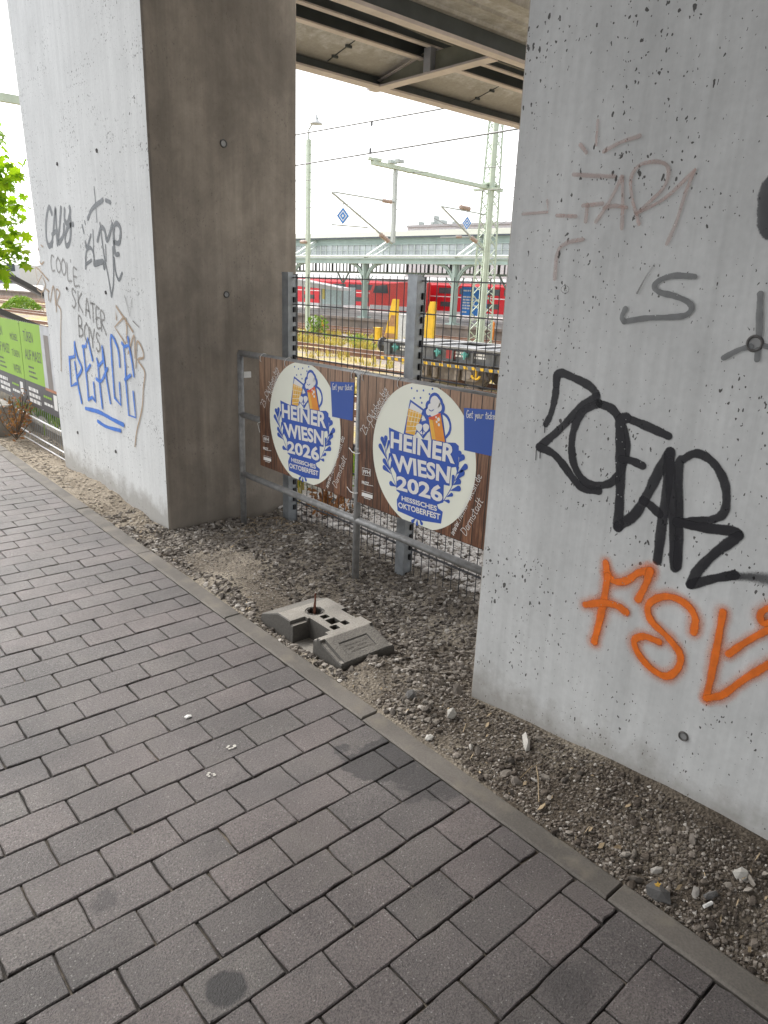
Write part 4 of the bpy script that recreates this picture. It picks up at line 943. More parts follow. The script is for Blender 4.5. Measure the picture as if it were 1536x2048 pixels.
    b = MB(); poly_on(b, pl, [(.760, .642), (.9745, .662), (.967, .452), (.781, .446)], .0018); build('ticket_panel', b, M['panel_blue'], t)
    b = MB(); hand_on(b, pl, 'Get your ticket', [(.779, .634), (.962, .650), (.962, .620), (.779, .600)], .0034, .0026); build('ticket_writing', b, M['print_white'], t)
    return t, pl
ba, pa = banner(4.016, .443, 2.4545, 'wooden look festival banner with blue lettering, on the railing next to the dark pillar face')
bb, pb = banner(2.992, .444, 2.4545, 'wooden look festival banner with blue lettering, partly hidden by the near pillar', )
def ziptie(par, pl, u, v, ang=0):
    b = MB(); c = pl.w(u, v); b.tube([c+np.array((-.004, .0, .012)), c+np.array((-.006, -.003, -.015)), c+np.array((.01, -.012, -.03))], .0018, 5)
    b.tube([c+np.array((.05*math.cos(k)*.6+.026, 0, .03*math.sin(k))) for k in np.linspace(0, 6.28, 12)], .0016, 5)
    build('cable_tie', b, M['zip'], par)
for par, pl in ((ba, pa), (bb, pb)):
    for u, v in ((.02, .70), (.30, .70), (.95, .70)): ziptie(par, pl, u, v)
for par, pl, u, v in ((ba, pa, .965, .285), (ba, pa, .955, .055)):
    b = MB(); c = pl.w(u, v); b.tube([c+np.array((-.004, .02, .012)), c+np.array((-.012, -.02, -.004)), c+np.array((-.016, -.055, -.006)), c+np.array((-.01, -.085, .002))], .0026, 6); build('cable_tie', b, M['zip'], par)
b = MB(); c = pa.w(.0, .28); b.tube([c+np.array((-.004, -.01, .012)), c+np.array((-.01, .012, 0)), c+np.array((.0, .004, -.06))], .0018, 5); build('cable_tie', b, M['zip'], ba)

# ------------------------------------------------------------------ rubber base block with a rusty rod
BX, BY, BW, BLn = 1.712, 2.165, .318, .66
nxg, nyg = 64, 132
hb = MB(); gx = np.linspace(0, BW, nxg); gy = np.linspace(0, BLn, nyg); ZT_ = .072
def block_h(x, y):
    z = ZT_
    z = min(z, .018+(y/.16)*(ZT_-.018))                     # ramp towards the viewer's right
    z = min(z, .014+((BLn-y)/.15)*(ZT_-.014))               # far ramp
    if (x < .028 or x > BW-.028) and y < .16: z -= .012*min(1, y/.03)*(1 if z > .03 else .5)
    if .215 < y < .375 and x < .10: z = -.03
    if .19 < y < .215 and x < .07: z = min(z, .055)
    if .375 < y < .40 and x < .09: z = min(z, .055)
    if .25 < y < .36 and x > BW-.040: z = .028 if x > BW-.028 else .05
    r = math.hypot(x-.165, y-.425)
    if r < .034: z = -.02
    elif .040 < r < .046: z -= .004
    for cx, cy, h in ((.168, .345, .017), (.170, .285, .025), (.205, .235, .017), (.135, .225, .017)):
        if abs(x-cx) < h and abs(y-cy) < h: z = -.01
    if .075 < x < .235 and .045 < y < .115: z -= .004
    return z
vs = []
for i, x in enumerate(gx):
    for j, y in enumerate(gy):
        edge = min(x, BW-x, y, BLn-y); z = block_h(x, y)
        if edge < .001: z = -.04
        elif edge < .008: z -= .003
        vs.append((BX+x+.0*y, BY+y, z+.012+(rng.normal(0, .00012) if edge > .01 else -abs(rng.normal(0, .0016)))))
hb.v = vs; hb.f = [(i*nyg+j, (i+1)*nyg+j, (i+1)*nyg+j+1, i*nyg+j+1) for i in range(nxg-1) for j in range(nyg-1)]; hb.m = [0]*len(hb.f); hb.uv = [[(0, 0)]*4]*len(hb.f)
s = NT('dusty_recycled_rubber')
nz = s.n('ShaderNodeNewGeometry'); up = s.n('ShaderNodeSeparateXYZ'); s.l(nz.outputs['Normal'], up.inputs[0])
c = s.mix(s.math('MULTIPLY', s.rng(s.noise(5, 5), .3, .6, .5, 1), s.rng(up.outputs[2], .9, .985)), (.075, .069, .06), (.34, .315, .275)); c = s.mix(1, c, s.rng(s.noise(120, 3), .3, .7, .8, 1.2), 'MULTIPLY')  # dust on level tops; ramp and sides carry shade in their darker tone
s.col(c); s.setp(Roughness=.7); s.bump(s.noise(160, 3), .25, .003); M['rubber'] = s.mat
fb = thing('base_block', 'dusty grey recycled plastic base block with square holes on the gravel', 'base block', (BX+BW/2, BY+BLn/2, 0))
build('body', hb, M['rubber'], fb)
b = MB(); PB = Plane((BX+.085, BY+.11, .012+.018+.11/.16*.054-.0035), (1, 0, 0), (0, -.16/.169, -.054/.169), (0, -.054/.169, .16/.169))
for k in range(3):
    for q in range(7): 
        u0 = .01+q*.019+(.01 if k == 2 else 0); 
        if rng.random() < .8: poly_on(b, PB, [(u0, .008+k*.02), (u0+.012, .008+k*.02), (u0+.012, .02+k*.02), (u0, .02+k*.02)], .002)
build('moulded_relief', b, M['rubber'], fb)
b = MB(); q0 = np.array((BX+.165, BY+.43, .0)); b.tube([q0, q0+np.array((.002, .0, .05)), q0+np.array((.012, .012, .105)), q0+np.array((.010, .006, .125)), q0+np.array((.018, .016, .165))], [.0065, .006, .0065, .005, .004], 7)
tag(build('rusty_rod', b, M['rust']), 'short rusty rod sticking up from the hole of the base block', 'rod')

# ------------------------------------------------------------------ litter
def litter(name, px, py, z, label, cat, fn, mat): 
    p = at(px, py, 2, z); b = MB(); fn(b, p); o = build(name, b, M[mat]); tag(o, label, cat); return o
def leaf_fn(b, p, r=.03):
    a = [(math.cos(k)*r*(1 if i % 2 else .55), math.sin(k)*r*.7*(1 if i % 2 else .55)) for i, k in enumerate(np.linspace(0, 6.28, 11)[:-1])]
    b.prism([p+np.array((x, y, .018+.25*abs(x))) for x, y in a], (0, 0, .001))
litter('dead_leaf', 648, 1066, -.01, 'yellow dead leaf lying at the foot of the mesh fence', 'leaf', leaf_fn, 'yellow_leaf')
litter('dead_leaf', 1313, 1781, .06, 'small yellow leaf scrap beside a stone in the dark soil at lower right', 'leaf', lambda b, p: leaf_fn(b, p, .012), 'yellow_leaf')
litter('cigarette_butt', 1415, 1813, .05, 'white cigarette end on dark soil at lower right', 'litter', lambda b, p: b.tube([p+np.array((-.015, .004, .006)), p+np.array((.015, -.004, .007))], .0045, 8), 'foam')
litter('pebble', 376, 1433, .003, 'small white pebble lying alone on the block paving', 'stone', lambda b, p: b.ico(p, .012, (1.5, .8, .5), .15), 'foam')
for k, (px, py, lab) in enumerate(((462, 1494, 'chalky white bird dropping on the paving, the one nearer the kerb'), (422, 1550, 'chalky white bird dropping on the paving, the one nearer the viewer'))):
    p = at(px, py, 2, .0025); b = MB()
    for q in range(7):
        a = rng.uniform(0, 6.28); L = rng.uniform(.008, .022); c = p+np.array((math.cos(a), math.sin(a), 0))*L*.6
        b.prism([c+np.array((math.cos(w)*L*.28, math.sin(w)*L*.2, q*.0002)) for w in np.linspace(0, 6.28, 8)[:-1]], (0, 0, .0008))
    tag(build('bird_dropping', b, M['dropping']), lab, 'dropping')
b = MB()
for k in range(26):                     # dry stalks at the pillar foot and beside the kerb
    x, y = (rng.uniform(2.3, 2.75), rng.uniform(3.7, 4.35)) if k < 23 else (rng.uniform(1.7, 2.0), rng.uniform(.6, 1.6))
    a = rng.uniform(0, 6.28); L = rng.uniform(.06, .2); z = float(gz_h(x, y))+.012; b.tube([(x, y, z), (x+math.cos(a)*L/2, y+math.sin(a)*L/2, z+.02), (x+math.cos(a)*L, y+math.sin(a)*L, z+.002)], .0016, 4)
for k in range(170):                    # crumbled dead leaves blown against fence foot, pillar and kerb
    q = rng.random()
    if q < .5: x, y = rng.uniform(2.05, 2.76), rng.uniform(3.3, 4.4)
    elif q < .75: y = rng.uniform(.4, 4.5); x = kx1(y)+rng.uniform(.01, .12)
    else: y = rng.uniform(.3, 1.7); x = 2.0+rng.uniform(-.3, .03)
    if occupied(x, y): continue
    z = float(gz_h(x, y))+.008; s_ = rng.uniform(.006, .016); a = rng.uniform(0, 6.28); m = rotm()*.5+np.eye(3)*.7
    b.add([np.array((x, y, z))+m@np.array(v)*s_ for v in ((-1, 0, 0), (-.2, -.5, .2), (.9, -.2, .1), (1.2, .1, .3), (.3, .55, .1))], [(0, 1, 2, 3, 4)])
build('dry_stalks', b, M['dry_straw'] if 'dry_straw' in M else M['bark'], kind='stuff')

# ================================================================== RAILWAY YARD BEYOND THE FENCE
RZ = -1.15                                # top of rail
YZ = -1.30
def track(d, t0, t1, label):
    t = thing('railway_track', label, 'railway track', tuple(W(0, d, YZ)))
    for s in (-.7525, .7525):
        b = MB(); b.wbox(t0, d+s-.07, RZ-.16, t1, d+s+.07, RZ-.13); b.wbox(t0, d+s-.012, RZ-.13, t1, d+s+.012, RZ-.045); b.wbox(t0, d+s-.035, RZ-.045, t1, d+s+.035, RZ-.004)
        r = build('rail', b, M['rail'], t); b = MB(); b.wbox(t0, d+s-.03, RZ-.0035, t1, d+s+.03, RZ+.004); build('rail_head', b, M['rail_top'], r)
    b = MB()
    for k in np.arange(max(t0, -4), min(t1, 95), .65): b.wbox(k, d-1.25, RZ-.3, k+.24, d+1.25, RZ-.165)
    o = build('sleepers', b, M['sleeper'], t); o['kind'] = 'stuff'
for d, lab in ((12.6, 'rusty track nearest the mesh fence, before the flat wagon'), (18.2, 'railway track under the grey flat wagon'), (23.4, 'rusty track just behind the flat wagon'), (29.0, 'track in the dry grass in front of the lamp mast'), (33.6, 'double rails between the lattice mast and the platform'), (36.0, 'track closest to the platform edge')):
    track(d, -12, 160, lab)
# ballast shoulders: loose stones near the fence foot
b = MB()
for k in range(7000):
    x = 2.86+rng.random()**1.7*3.6; y = rng.uniform(1.2, 8.0); z = (float(gz_h(x, y)) if x < 4.5 else float(yard_z(x, y))); r = .010+.016*rng.random()
    b.ico((x, y, z+r*.2), r, (1.2, 1, .6), .28)
build('slope_ballast', b, M['ballast'], kind='stuff')

def tufts(name, n, place, hgt, mat, blades=7, lean=.6, wid=.012, label=None):
    b = MB()
    for k in range(n):
        x, y, z, sc = place()
        for q in range(blades):
            a = rng.uniform(0, 6.28); L = hgt*sc*rng.uniform(.5, 1.15); ln = rng.uniform(.1, lean); w = wid*sc*rng.uniform(.7, 1.3)
            ox, oy = rng.normal(0, .05*sc, 2); p = np.array((x+ox, y+oy, z-.01)); dx = np.array((math.cos(a), math.sin(a), 0)); sx = np.array((-dx[1], dx[0], 0))*w
            m = p+dx*L*ln*.4+np.array((0, 0, L*.62)); e = p+dx*L*ln+np.array((0, 0, L))
            b.add([p-sx, p+sx, m+sx*.7, m-sx*.7, e], [(0, 1, 2, 3), (3, 2, 4)])
    return build(name, b, M[mat], kind='stuff')
def yp(t, d): p = W(t, d); return p[0], p[1], float(yard_z(p[0], p[1]))
def pl_near():
    while True:
        x = rng.uniform(3.1, 6.5); y = rng.uniform(3.6, 9.5)
        if rough(x*2+3, y*2)*12+(y-4.0)*.35-abs(x-4.6)*.12 > rng.uniform(-.2, .9): break
    return x, y, float(gz_h(x, y)) if x < 4.5 else float(yard_z(x, y)), rng.uniform(.5, 1.0)
tufts('weeds', 420, pl_near, .26, 'weed', 8); tufts('dry_grass', 620, pl_near, .24, 'dry_grass', 7)
def pl_yard(dlo, dhi, tlo, thi, bias=.3):
    def f():
        while True:
            t = rng.uniform(tlo, thi); d = rng.uniform(dlo, dhi)
            if rough(t*.9+11, d*1.3)*13 > rng.uniform(-.3, .6)-bias: break
        x, y, z = yp(t, d); return x, y, z, rng.uniform(.6, 1.3)
    return f
tufts('dry_grass', 1500, pl_yard(24.9, 27.7, 8, 60, .5), .34, 'dry_grass', 7, wid=.02)
tufts('dry_grass', 420, pl_yard(20, 22.4, 8, 45, .0), .26, 'dry_grass', 6, wid=.018)
tufts('dry_grass', 700, pl_yard(30.4, 32.4, 14, 60, .1), .3, 'dry_grass', 6, wid=.022)
tufts('dry_grass', 260, pl_yard(14, 16.8, 6, 40, -.1), .26, 'dry_grass', 7, wid=.016)
tufts('weeds', 200, pl_yard(24.9, 31.4, 10, 45, -.1), .35, 'weed', 7, wid=.022)
def bush(name, px, py, wdt, hgt, label, mat='weed', z=YZ, n=260):
    t, d = gz(px, py, z); c = W(t, d, z); b = MB()
    for k in range(n):
        q = rng.normal(size=3); q /= np.linalg.norm(q); r = rng.random()**.4; p = c+np.array((q[0]*wdt/2*r, q[1]*wdt/2*r, hgt*(.5+.5*q[2]*r)))
        m = rotm(); s_ = rng.uniform(.05, .11)*hgt; b.add([p+m@np.array(v)*s_ for v in ((-1, 0, 0), (0, -.5, .1), (1.3, 0, 0), (0, .5, .1))], [(0, 1, 2, 3)])
    for k in range(8): a = rng.uniform(0, 6.28); b.tube([c-np.array((0, 0, .05)), c+np.array((math.cos(a)*wdt*.25, math.sin(a)*wdt*.25, hgt*.7))], .012, 4)
    tag(build(name, b, M[mat]), label, 'shrub')
bush('shrub', 634, 668, 1.5, 1.15, 'bright green shrub growing beside the lamp mast between the tracks')
bush('shrub', 716, 690, 1.3, .6, 'low green weed clump on the dry grass left of the yellow box')
bush('shrub', 648, 985, 1.0, .42, 'green weeds behind the fence, below the far banner', z=-.15, n=320)
bush('shrub', 660, 1035, .40, .30, 'rust brown withered weed behind the fence, below the far banner', 'brown_leaf', z=-.05, n=150)

# platform
pD = 38.0; PZ = -.55
b = MB(); b.wbox(-60, pD, YZ-.2, 170, 63, PZ); build('platform', b, M['platform'], kind='structure')
b = MB(); b.wbox(-60, pD-.12, YZ-.2, 170, pD-.005, PZ-.16); b.wbox(-60, pD-.25, PZ-.155, 170, pD+.3, PZ+.02); build('platform_edge', b, M['platform_edge'], kind='structure')
b = MB()
for d in (41.5, 45.5): b.wbox(-60, d, PZ+.003, 170, d+.16, PZ+.007)
build('platform_marking', b, M['white'], kind='structure')

# station hall with aisle girder, columns, clerestory and roof
D1 = pD+.45; D2 = D1+2.6
hall = thing('station_hall', 'long pale green iron station hall with arched braces and a glazed clerestory', 'station building', tuple(W(30, D1, PZ)))
SX0, SX1 = 2, 62
def zat(px, py, D): return atN(px, py, D)[1]
gt, gb, lc0, lc1 = 3.55, 3.24, 2.72, 2.80
b = MB(); b.wbox(SX0, D1-.25, gb, SX1, D1-.05, gt); b.wbox(SX0, D1-.33, gt-.06, SX1, D1+.05, gt+.0); b.wbox(SX0, D1-.33, gb-.05, SX1, D1+.05, gb); build('aisle_girder', b, M['station_green'], hall)
b = MB(); b.tube([W(SX0, D1-.3, gt+.13), W(SX1, D1-.3, gt+.13)], .075, 8); build('gutter_pipe', b, M['station_light'], hall, smooth=True)
b = MB(); b.hexa([W(SX0, D1, gt), W(SX0, D2, gt+.25), W(SX1, D2, gt+.25), W(SX1, D1, gt), W(SX0, D1, gt+.05), W(SX0, D2, gt+.3), W(SX1, D2, gt+.3), W(SX1, D1, gt+.05)]); build('aisle_roof', b, M['roof_grey'], hall)
b = MB(); b.wbox(SX0, D2+2.4, lc0-.06, SX1, D2+2.6, lc1); b.wbox(SX0, D2+2.4, lc1+.62, SX1, D2+2.6, lc1+.74); build('inner_girder', b, M['station_green'], hall)
colT = [atN(p, 600, D1)[0] for p in (729, 908)]; step = colT[0]-colT[1]; cols = [colT[1]+step*k for k in range(-3, 4)]
for tc_ in cols:
    b = MB(); b.wbox(tc_-.16, D1-.17, PZ, tc_+.16, D1+.17, gb-.05); b.wbox(tc_-.10, D1-.23, PZ+.02, tc_+.10, D1-.175, gb-.05); b.wbox(tc_-.36, D1-.36, PZ, tc_+.36, D1+.36, PZ+.12); b.wbox(tc_-.5, D1-.5, YZ-.2, tc_+.5, D1-.47, PZ-.0)
    co = build('column', b, M['station_green'], hall)
    for sg in (1, -1):
        b = MB(); rr = 1.15
        for (ro, w) in ((rr, .12), (rr*1.28, .07)):
            pts = [W(tc_+sg*(.16+ro*(1-math.cos(a))), D1, gb-.06-ro*(1-math.sin(a))) for a in np.linspace(0, math.pi/2, 10)]
            for p, q in zip(pts, pts[1:]): b.bar(p, q, .16, w)
        b.bar(W(tc_+sg*.2, D1, gb-1.45), W(tc_+sg*.75, D1, gb-.85), .06, .06)
        build('arched_brace', b, M['station_green'], hall)
    b = MB(); b.bar(W(tc_, D1-.1, gt+.05), W(tc_, D2-.05, gt+1.42), .16, .16); b.bar(W(tc_+.02, D1+.5, gt+.02), W(tc_+.02, D2-.02, gt+1.0), .12, .10); build('raking_strut', b, M['station_light'], hall)
    b = MB(); b.bar(W(tc_-1.2, D2+2.5, lc0-.05), W(tc_-.6, D2+2.5, lc0-.85), .1, .1); b.bar(W(tc_+.1, D2+2.5, lc0-.05), W(tc_-.5, D2+2.5, lc0-.85), .1, .1); build('truss_brace', b, M['station_green'], hall)
for t in np.arange(SX0, SX1, .42):
    if 24 < t < 60:
        b = MB(); b.wbox(t, D2+2.42, lc1, t+(.09 if int(t/.42) % 5 else .2), D2+2.48, lc1+.62); build('balustrade_bar', b, M['web'], hall)
ze = 5.12; zw1 = 4.66; zw0 = 3.86
b = MB(); b.wbox(SX0, D2+.06, zw0, SX1, D2+.10, zw1); build('clerestory_glass', b, M['pane'], hall)
b = MB(); b.wbox(SX0, D2, zw1, SX1, D2+.2, ze-.10); b.wbox(SX0, D2-.12, ze-.10, SX1, D2+.2, ze-.03); b.wbox(SX0, D2-.06, zw1-.03, SX1, D2-.005, zw1+.05); build('fascia', b, M['station_green'], hall)
b = MB(); b.wbox(SX0, D2, zw0-.25, SX1, D2+.15, zw0); build('clerestory_sill', b, M['station_light'], hall)
for t in np.arange(SX0, SX1, .62):
    if 26 < t < 58:
        b = MB(); b.wbox(t, D2+.0, zw0, t+.055, D2+.055, zw1-.035); build('glazing_bar', b, M['station_light'], hall)
b = MB(); b.wbox(SX0, D2+.0, zw0+.38, SX1, D2+.05, zw0+.41); build('glazing_rail', b, M['station_light'], hall)
b = MB(); rp_ = [(D2-.35, ze), (D2+2.5, ze+.62), (D2+6, ze+1.02), (D2+9, ze+1.0), (D2+9, ze+.85), (D2-.3, ze-.06)]
b.prism([W(SX0, d, z) for d, z in rp_], TD*(SX1-SX0)); build('roof', b, M['roof_cream'], hall)
b = MB(); b.wbox(SX0, D2-.42, ze-.05, SX1, D2-.355, ze+.05); build('roof_gutter', b, M['web'], hall)
# large building behind the hall at right
b = MB(); tb0, tb1 = atN(815, 450, 70)[0], atN(1100, 450, 70)[0]
tb = thing('building', 'pale blue grey building with rooftop equipment behind the station hall roof', 'building', tuple(W(tb0, 70, YZ)))
b.wbox(tb1, 70, YZ, tb0, 86, 8.7); build('wall', b, M['train_grey'], tb)
b = MB(); b.wbox(tb1, 69.8, 8.7, tb0, 86, 8.95); build('roof', b, M['roof_grey'], tb)
for k, (px, h) in enumerate(((838, .5), (862, .4), (868, 1.1), (880, .6), (905, .4))):
    t = atN(px, 440, 71)[0]; b = MB(); b.wbox(t-.05-.3*(k % 2), 71, 8.95, t+.05, 72, 8.95+h); build('roof_unit', b, M['ohl_grey'], tb)

# red double-deck train at the far platform
tD = 57.0; tz0, tz1 = -.62, 2.72
train = thing('passenger_train', 'red double deck regional train standing at the far platform', 'train', tuple(W(40, tD, YZ)))
def coach(ta, tb_):
    b = MB(); pr = [(0, tz0+.25), (.08, tz0), (2.7, tz0), (2.78, tz0+.25), (2.78, 2.05), (2.55, 2.5), (2.0, tz1), (.78, tz1), (.23, 2.5), (0, 2.05)]
    b.prism([W(ta, tD+d, z) for d, z in pr], TD*(tb_-ta)); bo = build('coach_body', b, M['red'], train)
    L = tb_-ta
    def strip(z0, z1, m, t0=0., t1=1., off=.012, name='stripe'):
        b = MB(); b.wbox(ta+L*t0, tD-off, z0, ta+L*t1, tD-off+.01, z1); return build(name, b, M[m], bo)
    b = MB(); b.prism([W(ta+.1, tD+d, z) for d, z in ((.10, 2.32), (.215, 2.53), (.77, tz1+.03), (2.0, tz1+.03), (2.56, 2.53), (2.68, 2.32), (2.60, 2.28), (.15, 2.28))], TD*(L-.2)); build('roof', b, M['roof_grey'], bo)
    strip(.98, 1.06, 'white'); strip(tz0+.02, tz0+.30, 'train_grey', name='skirt')
    for k in range(5):
        u = .20+k*.128; strip(1.30, 1.85, 'glass', u, u+.105, .014, 'window'); strip(.10, .55, 'glass', u, u+.09, .014, 'window')
    for u in (.05, .87):
        dr = strip(-.40, .94, 'train_grey', u, u+.085, .016, 'door')
        b = MB(); b.wbox(ta+L*(u+.012), tD-.03, .1, ta+L*(u+.036), tD-.018, .75); b.wbox(ta+L*(u+.048), tD-.03, .1, ta+L*(u+.072), tD-.018, .75); build('door_window', b, M['glass'], bo)
    return bo
tt = atN(815, 590, tD)[0]
for k in range(-3, 3): coach(tt+k*20.2, tt+k*20.2+19.8)
for k in range(-3, 3):
    b = MB(); b.wbox(tt+k*20.2-.41, tD+.3, tz0+.1, tt+k*20.2+.01, tD+2.4, 2.3); build('gangway', b, M['web'], train)
    for q in (2.6, 17.0): b = MB(); b.wbox(tt+k*20.2+q-1.4, tD+.2, YZ, tt+k*20.2+q+1.4, tD+2.4, tz0-.004); build('bogie', b, M['bogie'], train)
# driving end of the train: pale front block with sloped cab
b = MB(); t0 = atN(808, 590, tD-1.2)[0]; t1 = atN(771, 590, tD-1.2)[0]
loco = thing('locomotive', 'faded red locomotive with dark cab windows standing in front of the red train', 'locomotive', tuple(W(t0, tD-3, YZ)))
b.prism([W(t0, tD-3.4, z) if k < 0 else W(t, tD-3.4, z) for k, (t, z) in enumerate(((t0-3, PZ-.1), (t1, PZ-.1), (t1+.3, .7), (t1-.3, 1.9), (t0-3, 2.2)))], ND*2.7); build('body', b, M['loco_red'] if 'loco_red' in M else M['red'], loco)
b = MB(); b.prism([W(t, tD-3.43, z) for t, z in ((t0+.1, 1.1), (t1-.35, 1.1), (t1-.6, 1.75), (t0+.3, 1.9))], ND*.02); build('cab_window', b, M['glass'], loco)
b = MB(); b.wbox(t0-3, tD-3.43, -.45, t1, tD-3.41, -.05); build('skirt', b, M['train_grey'], loco)
b = MB(); b.wbox(t0-3, tD-3.2, 2.2, t1-.8, tD-1.2, 2.45); build('roof', b, M['roof_grey'], loco)

# boards, stairs and cabinets on the platform
def board(name, px0, px1, py0, py1, D, mat, label, cat, th=.15):
    ta, za = atN(px0, py1, D); tb_, zb = atN(px1, py0, D); t = thing(name, label, cat, tuple(W(ta, D, PZ)))
    b = MB(); b.wbox(tb_, D, za, ta, D+th, zb); build('panel', b, M[mat], t)
    b = MB(); 
    for tq in (ta-.1, tb_+.1): b.wbox(tq-.04, D+.02, PZ, tq+.04, D+.10, za-.002)
    build('stand', b, M['ohl_grey'], t); return t, ta, tb_, za, zb
bt, ta, tb_, za, zb = board('poster_board', 920, 974, 575, 630, 44, 'blue_board', 'large blue poster board with white text standing on the platform', 'poster board')
b = MB(); Pb = Plane(W(ta, 44-.004, za), -TD, (0, 0, 1), -ND); wB, hB = ta-tb_, zb-za
for y, w in ((.84, .32), (.62, .50), (.52, .66), (.42, .48), (.32, .56), (.22, .42), (.09, .18)): dashes(b, Pb, wB*.08, wB*(.08+w), hB*y, hB*(y+.055), .002)
build('poster_text', b, M['white'], bt)
bt, ta, tb_, za, zb = board('glass_shelter', 640, 683, 574, 607, 50, 'shelter_teal' if 'shelter_teal' in M else 'pane', 'pale teal glazed stair enclosure with a yellow notice on the platform', 'shelter', 2.0)
b = MB(); w = ta-tb_; b.wbox(ta-w*.22, 49.98, za+.45, ta-w*.08, 49.995, zb-.2); build('notice', b, M['yellow_notice'] if 'yellow_notice' in M else M['cream'], bt)
b = MB(); b.wbox(tb_, 49.97, za-.55, ta, 50.0, za-.01); build('plinth', b, M['pane'], bt)
b = MB(); q0, q1 = atN(600, 556, 49)[0], atN(690, 581, 49)[0]; z0, z1 = zat(600, 560, 49), zat(690, 576, 49)
sc = thing('stair_canopy', 'sloping white canopy over the stairs beside the glazed enclosure', 'canopy', tuple(W(q0, 49, PZ)))
b.hexa([W(q0, 48.2, z0-.55), W(q0, 49.8, z0-.55), W(q1, 49.8, z1-.25), W(q1, 48.2, z1-.25), W(q0, 48.2, z0+.1), W(q0, 49.8, z0+.1), W(q1, 49.8, z1), W(q1, 48.2, z1)]); build('roof', b, M['white'], sc)
for tq in (q0-.5, (q0+q1)/2, q1+.3):
    b = MB(); b.wbox(tq-.06, 48.9, PZ, tq+.06, 49.02, z1+.1); build('post', b, M['ohl_grey'], sc)
def cab(name, px0, px1, py0, py1, z, mat, label, cat='cabinet', dpt=.5):
    t, d = gz((px0+px1)/2, py1, z); ta = atN(px0, py1, d)[0]; tb_, zt = atN(px1, py0, d)
    o = thing(name, label, cat, tuple(W(ta, d, z))); b = MB(); b.wbox(tb_, d, z-.1, ta, d+dpt, zt); b.wbox(tb_-.03, d-.03, zt, ta+.03, d+dpt+.03, zt+.05); build('housing', b, M[mat], o)
    b = MB(); b.wbox(tb_+.05, d-.012, z+.1, ta-.05, d-.001, zt-.08); b.wbox(tb_+.08, d-.03, (z+zt)/2, tb_+.12, d-.0125, (z+zt)/2+.12); build('door', b, M[mat], o); return o
cab('relay_cabinet', 795, 818, 632, 682, YZ, 'grey_cab', 'light grey relay cabinet between the tracks left of the fence post')
cab('switch_box', 747, 757, 657, 684, YZ, 'yellow', 'low yellow box standing in the dry grass left of the wagon', 'box', .3)
for px, py0, py1, lab in ((644, 640, 655, 'short orange marker post by the tracks near the green shrub'), (983, 643, 684, 'orange marker post at the right beside the lattice mast')):
    t, d = gz(px, py1, YZ); zt = atN(px, py0, d)[1]; b = MB(); b.wbox(t-.06, d, YZ-.1, t+.06, d+.12, zt-.1); b.hexa([W(t-.06, d, zt-.1), W(t-.06, d+.12, zt-.1), W(t+.06, d+.12, zt-.1), W(t+.06, d, zt-.1), W(t-.03, d+.03, zt), W(t-.03, d+.09, zt), W(t+.03, d+.09, zt), W(t+.03, d+.03, zt)])
    tag(build('marker_post', b, M['orange']), lab, 'post')
cab('switch_box', 622, 628, 634, 655, YZ, 'white', 'small white box at the foot of the lamp mast', 'box', .3)

# lamp mast
tl, dl = gz(615, 664, YZ); zl = 9.9
lm = thing('lamp_mast', 'slender pale green lamp mast with a curved neck and hanging lamp', 'street lamp', tuple(W(tl, dl, YZ)))
b = MB(); b.bar(W(tl, dl, YZ-.2), W(tl, dl, zl), .26, .20); b.wbox(tl-.3, dl-.3, YZ-.2, tl+.3, dl+.3, YZ+.1)
build('mast', b, M['ohl_green'], lm)
b = MB(); e = W(tl, dl, 0)
nk = [W(tl-.0, dl, zl), W(tl-.0, dl, zl+.5)]+[W(*[atN(px, py, dl)[0], dl, atN(px, py, dl)[1]]) for px, py in ((622, 252), (627, 242), (633, 236), (636, 236))]
b.tube(nk, .05, 7); build('neck', b, M['ohl_grey'], lm)
tq, zq = atN(632.5, 246, dl); b = MB()
prof = [(.04, .45), (.10, .25), (.16, .12), (.36, 0), (.38, -.06), (.30, -.08)]; K = 14
vs = [W(tq+r*math.cos(2*math.pi*k/K), dl+r*math.sin(2*math.pi*k/K), zq+h) for r, h in prof for k in range(K)]
b.add(vs, [(i*K+k, i*K+(k+1) % K, (i+1)*K+(k+1) % K, (i+1)*K+k) for i in range(5) for k in range(K)]+[tuple((5*K+k) for k in range(K))]); b.tube([W(tq, dl, zq+.4), W(tq-.02, dl, zq+.62)], .03, 6); build('lamp_shade', b, M['grey_cab'], lm, smooth=True)
for py in (290, 309, 345, 379): z = atN(619, py, dl)[1]; b = MB(); b.bar(W(tl-.32, dl, z), W(tl+.32, dl, z), .035, .035); build('step_iron', b, M['ohl_green'], lm)
z = atN(613, 484, dl)[1]; b = MB(); b.tube([W(tl+.55, dl-.15, z-.03), W(tl+.50, dl-.15, z), W(tl+.1, dl-.15, z), W(tl-.05, dl-.15, z)], [.04, .11, .11, .04], 8); build('insulator', b, M['insul'], lm)

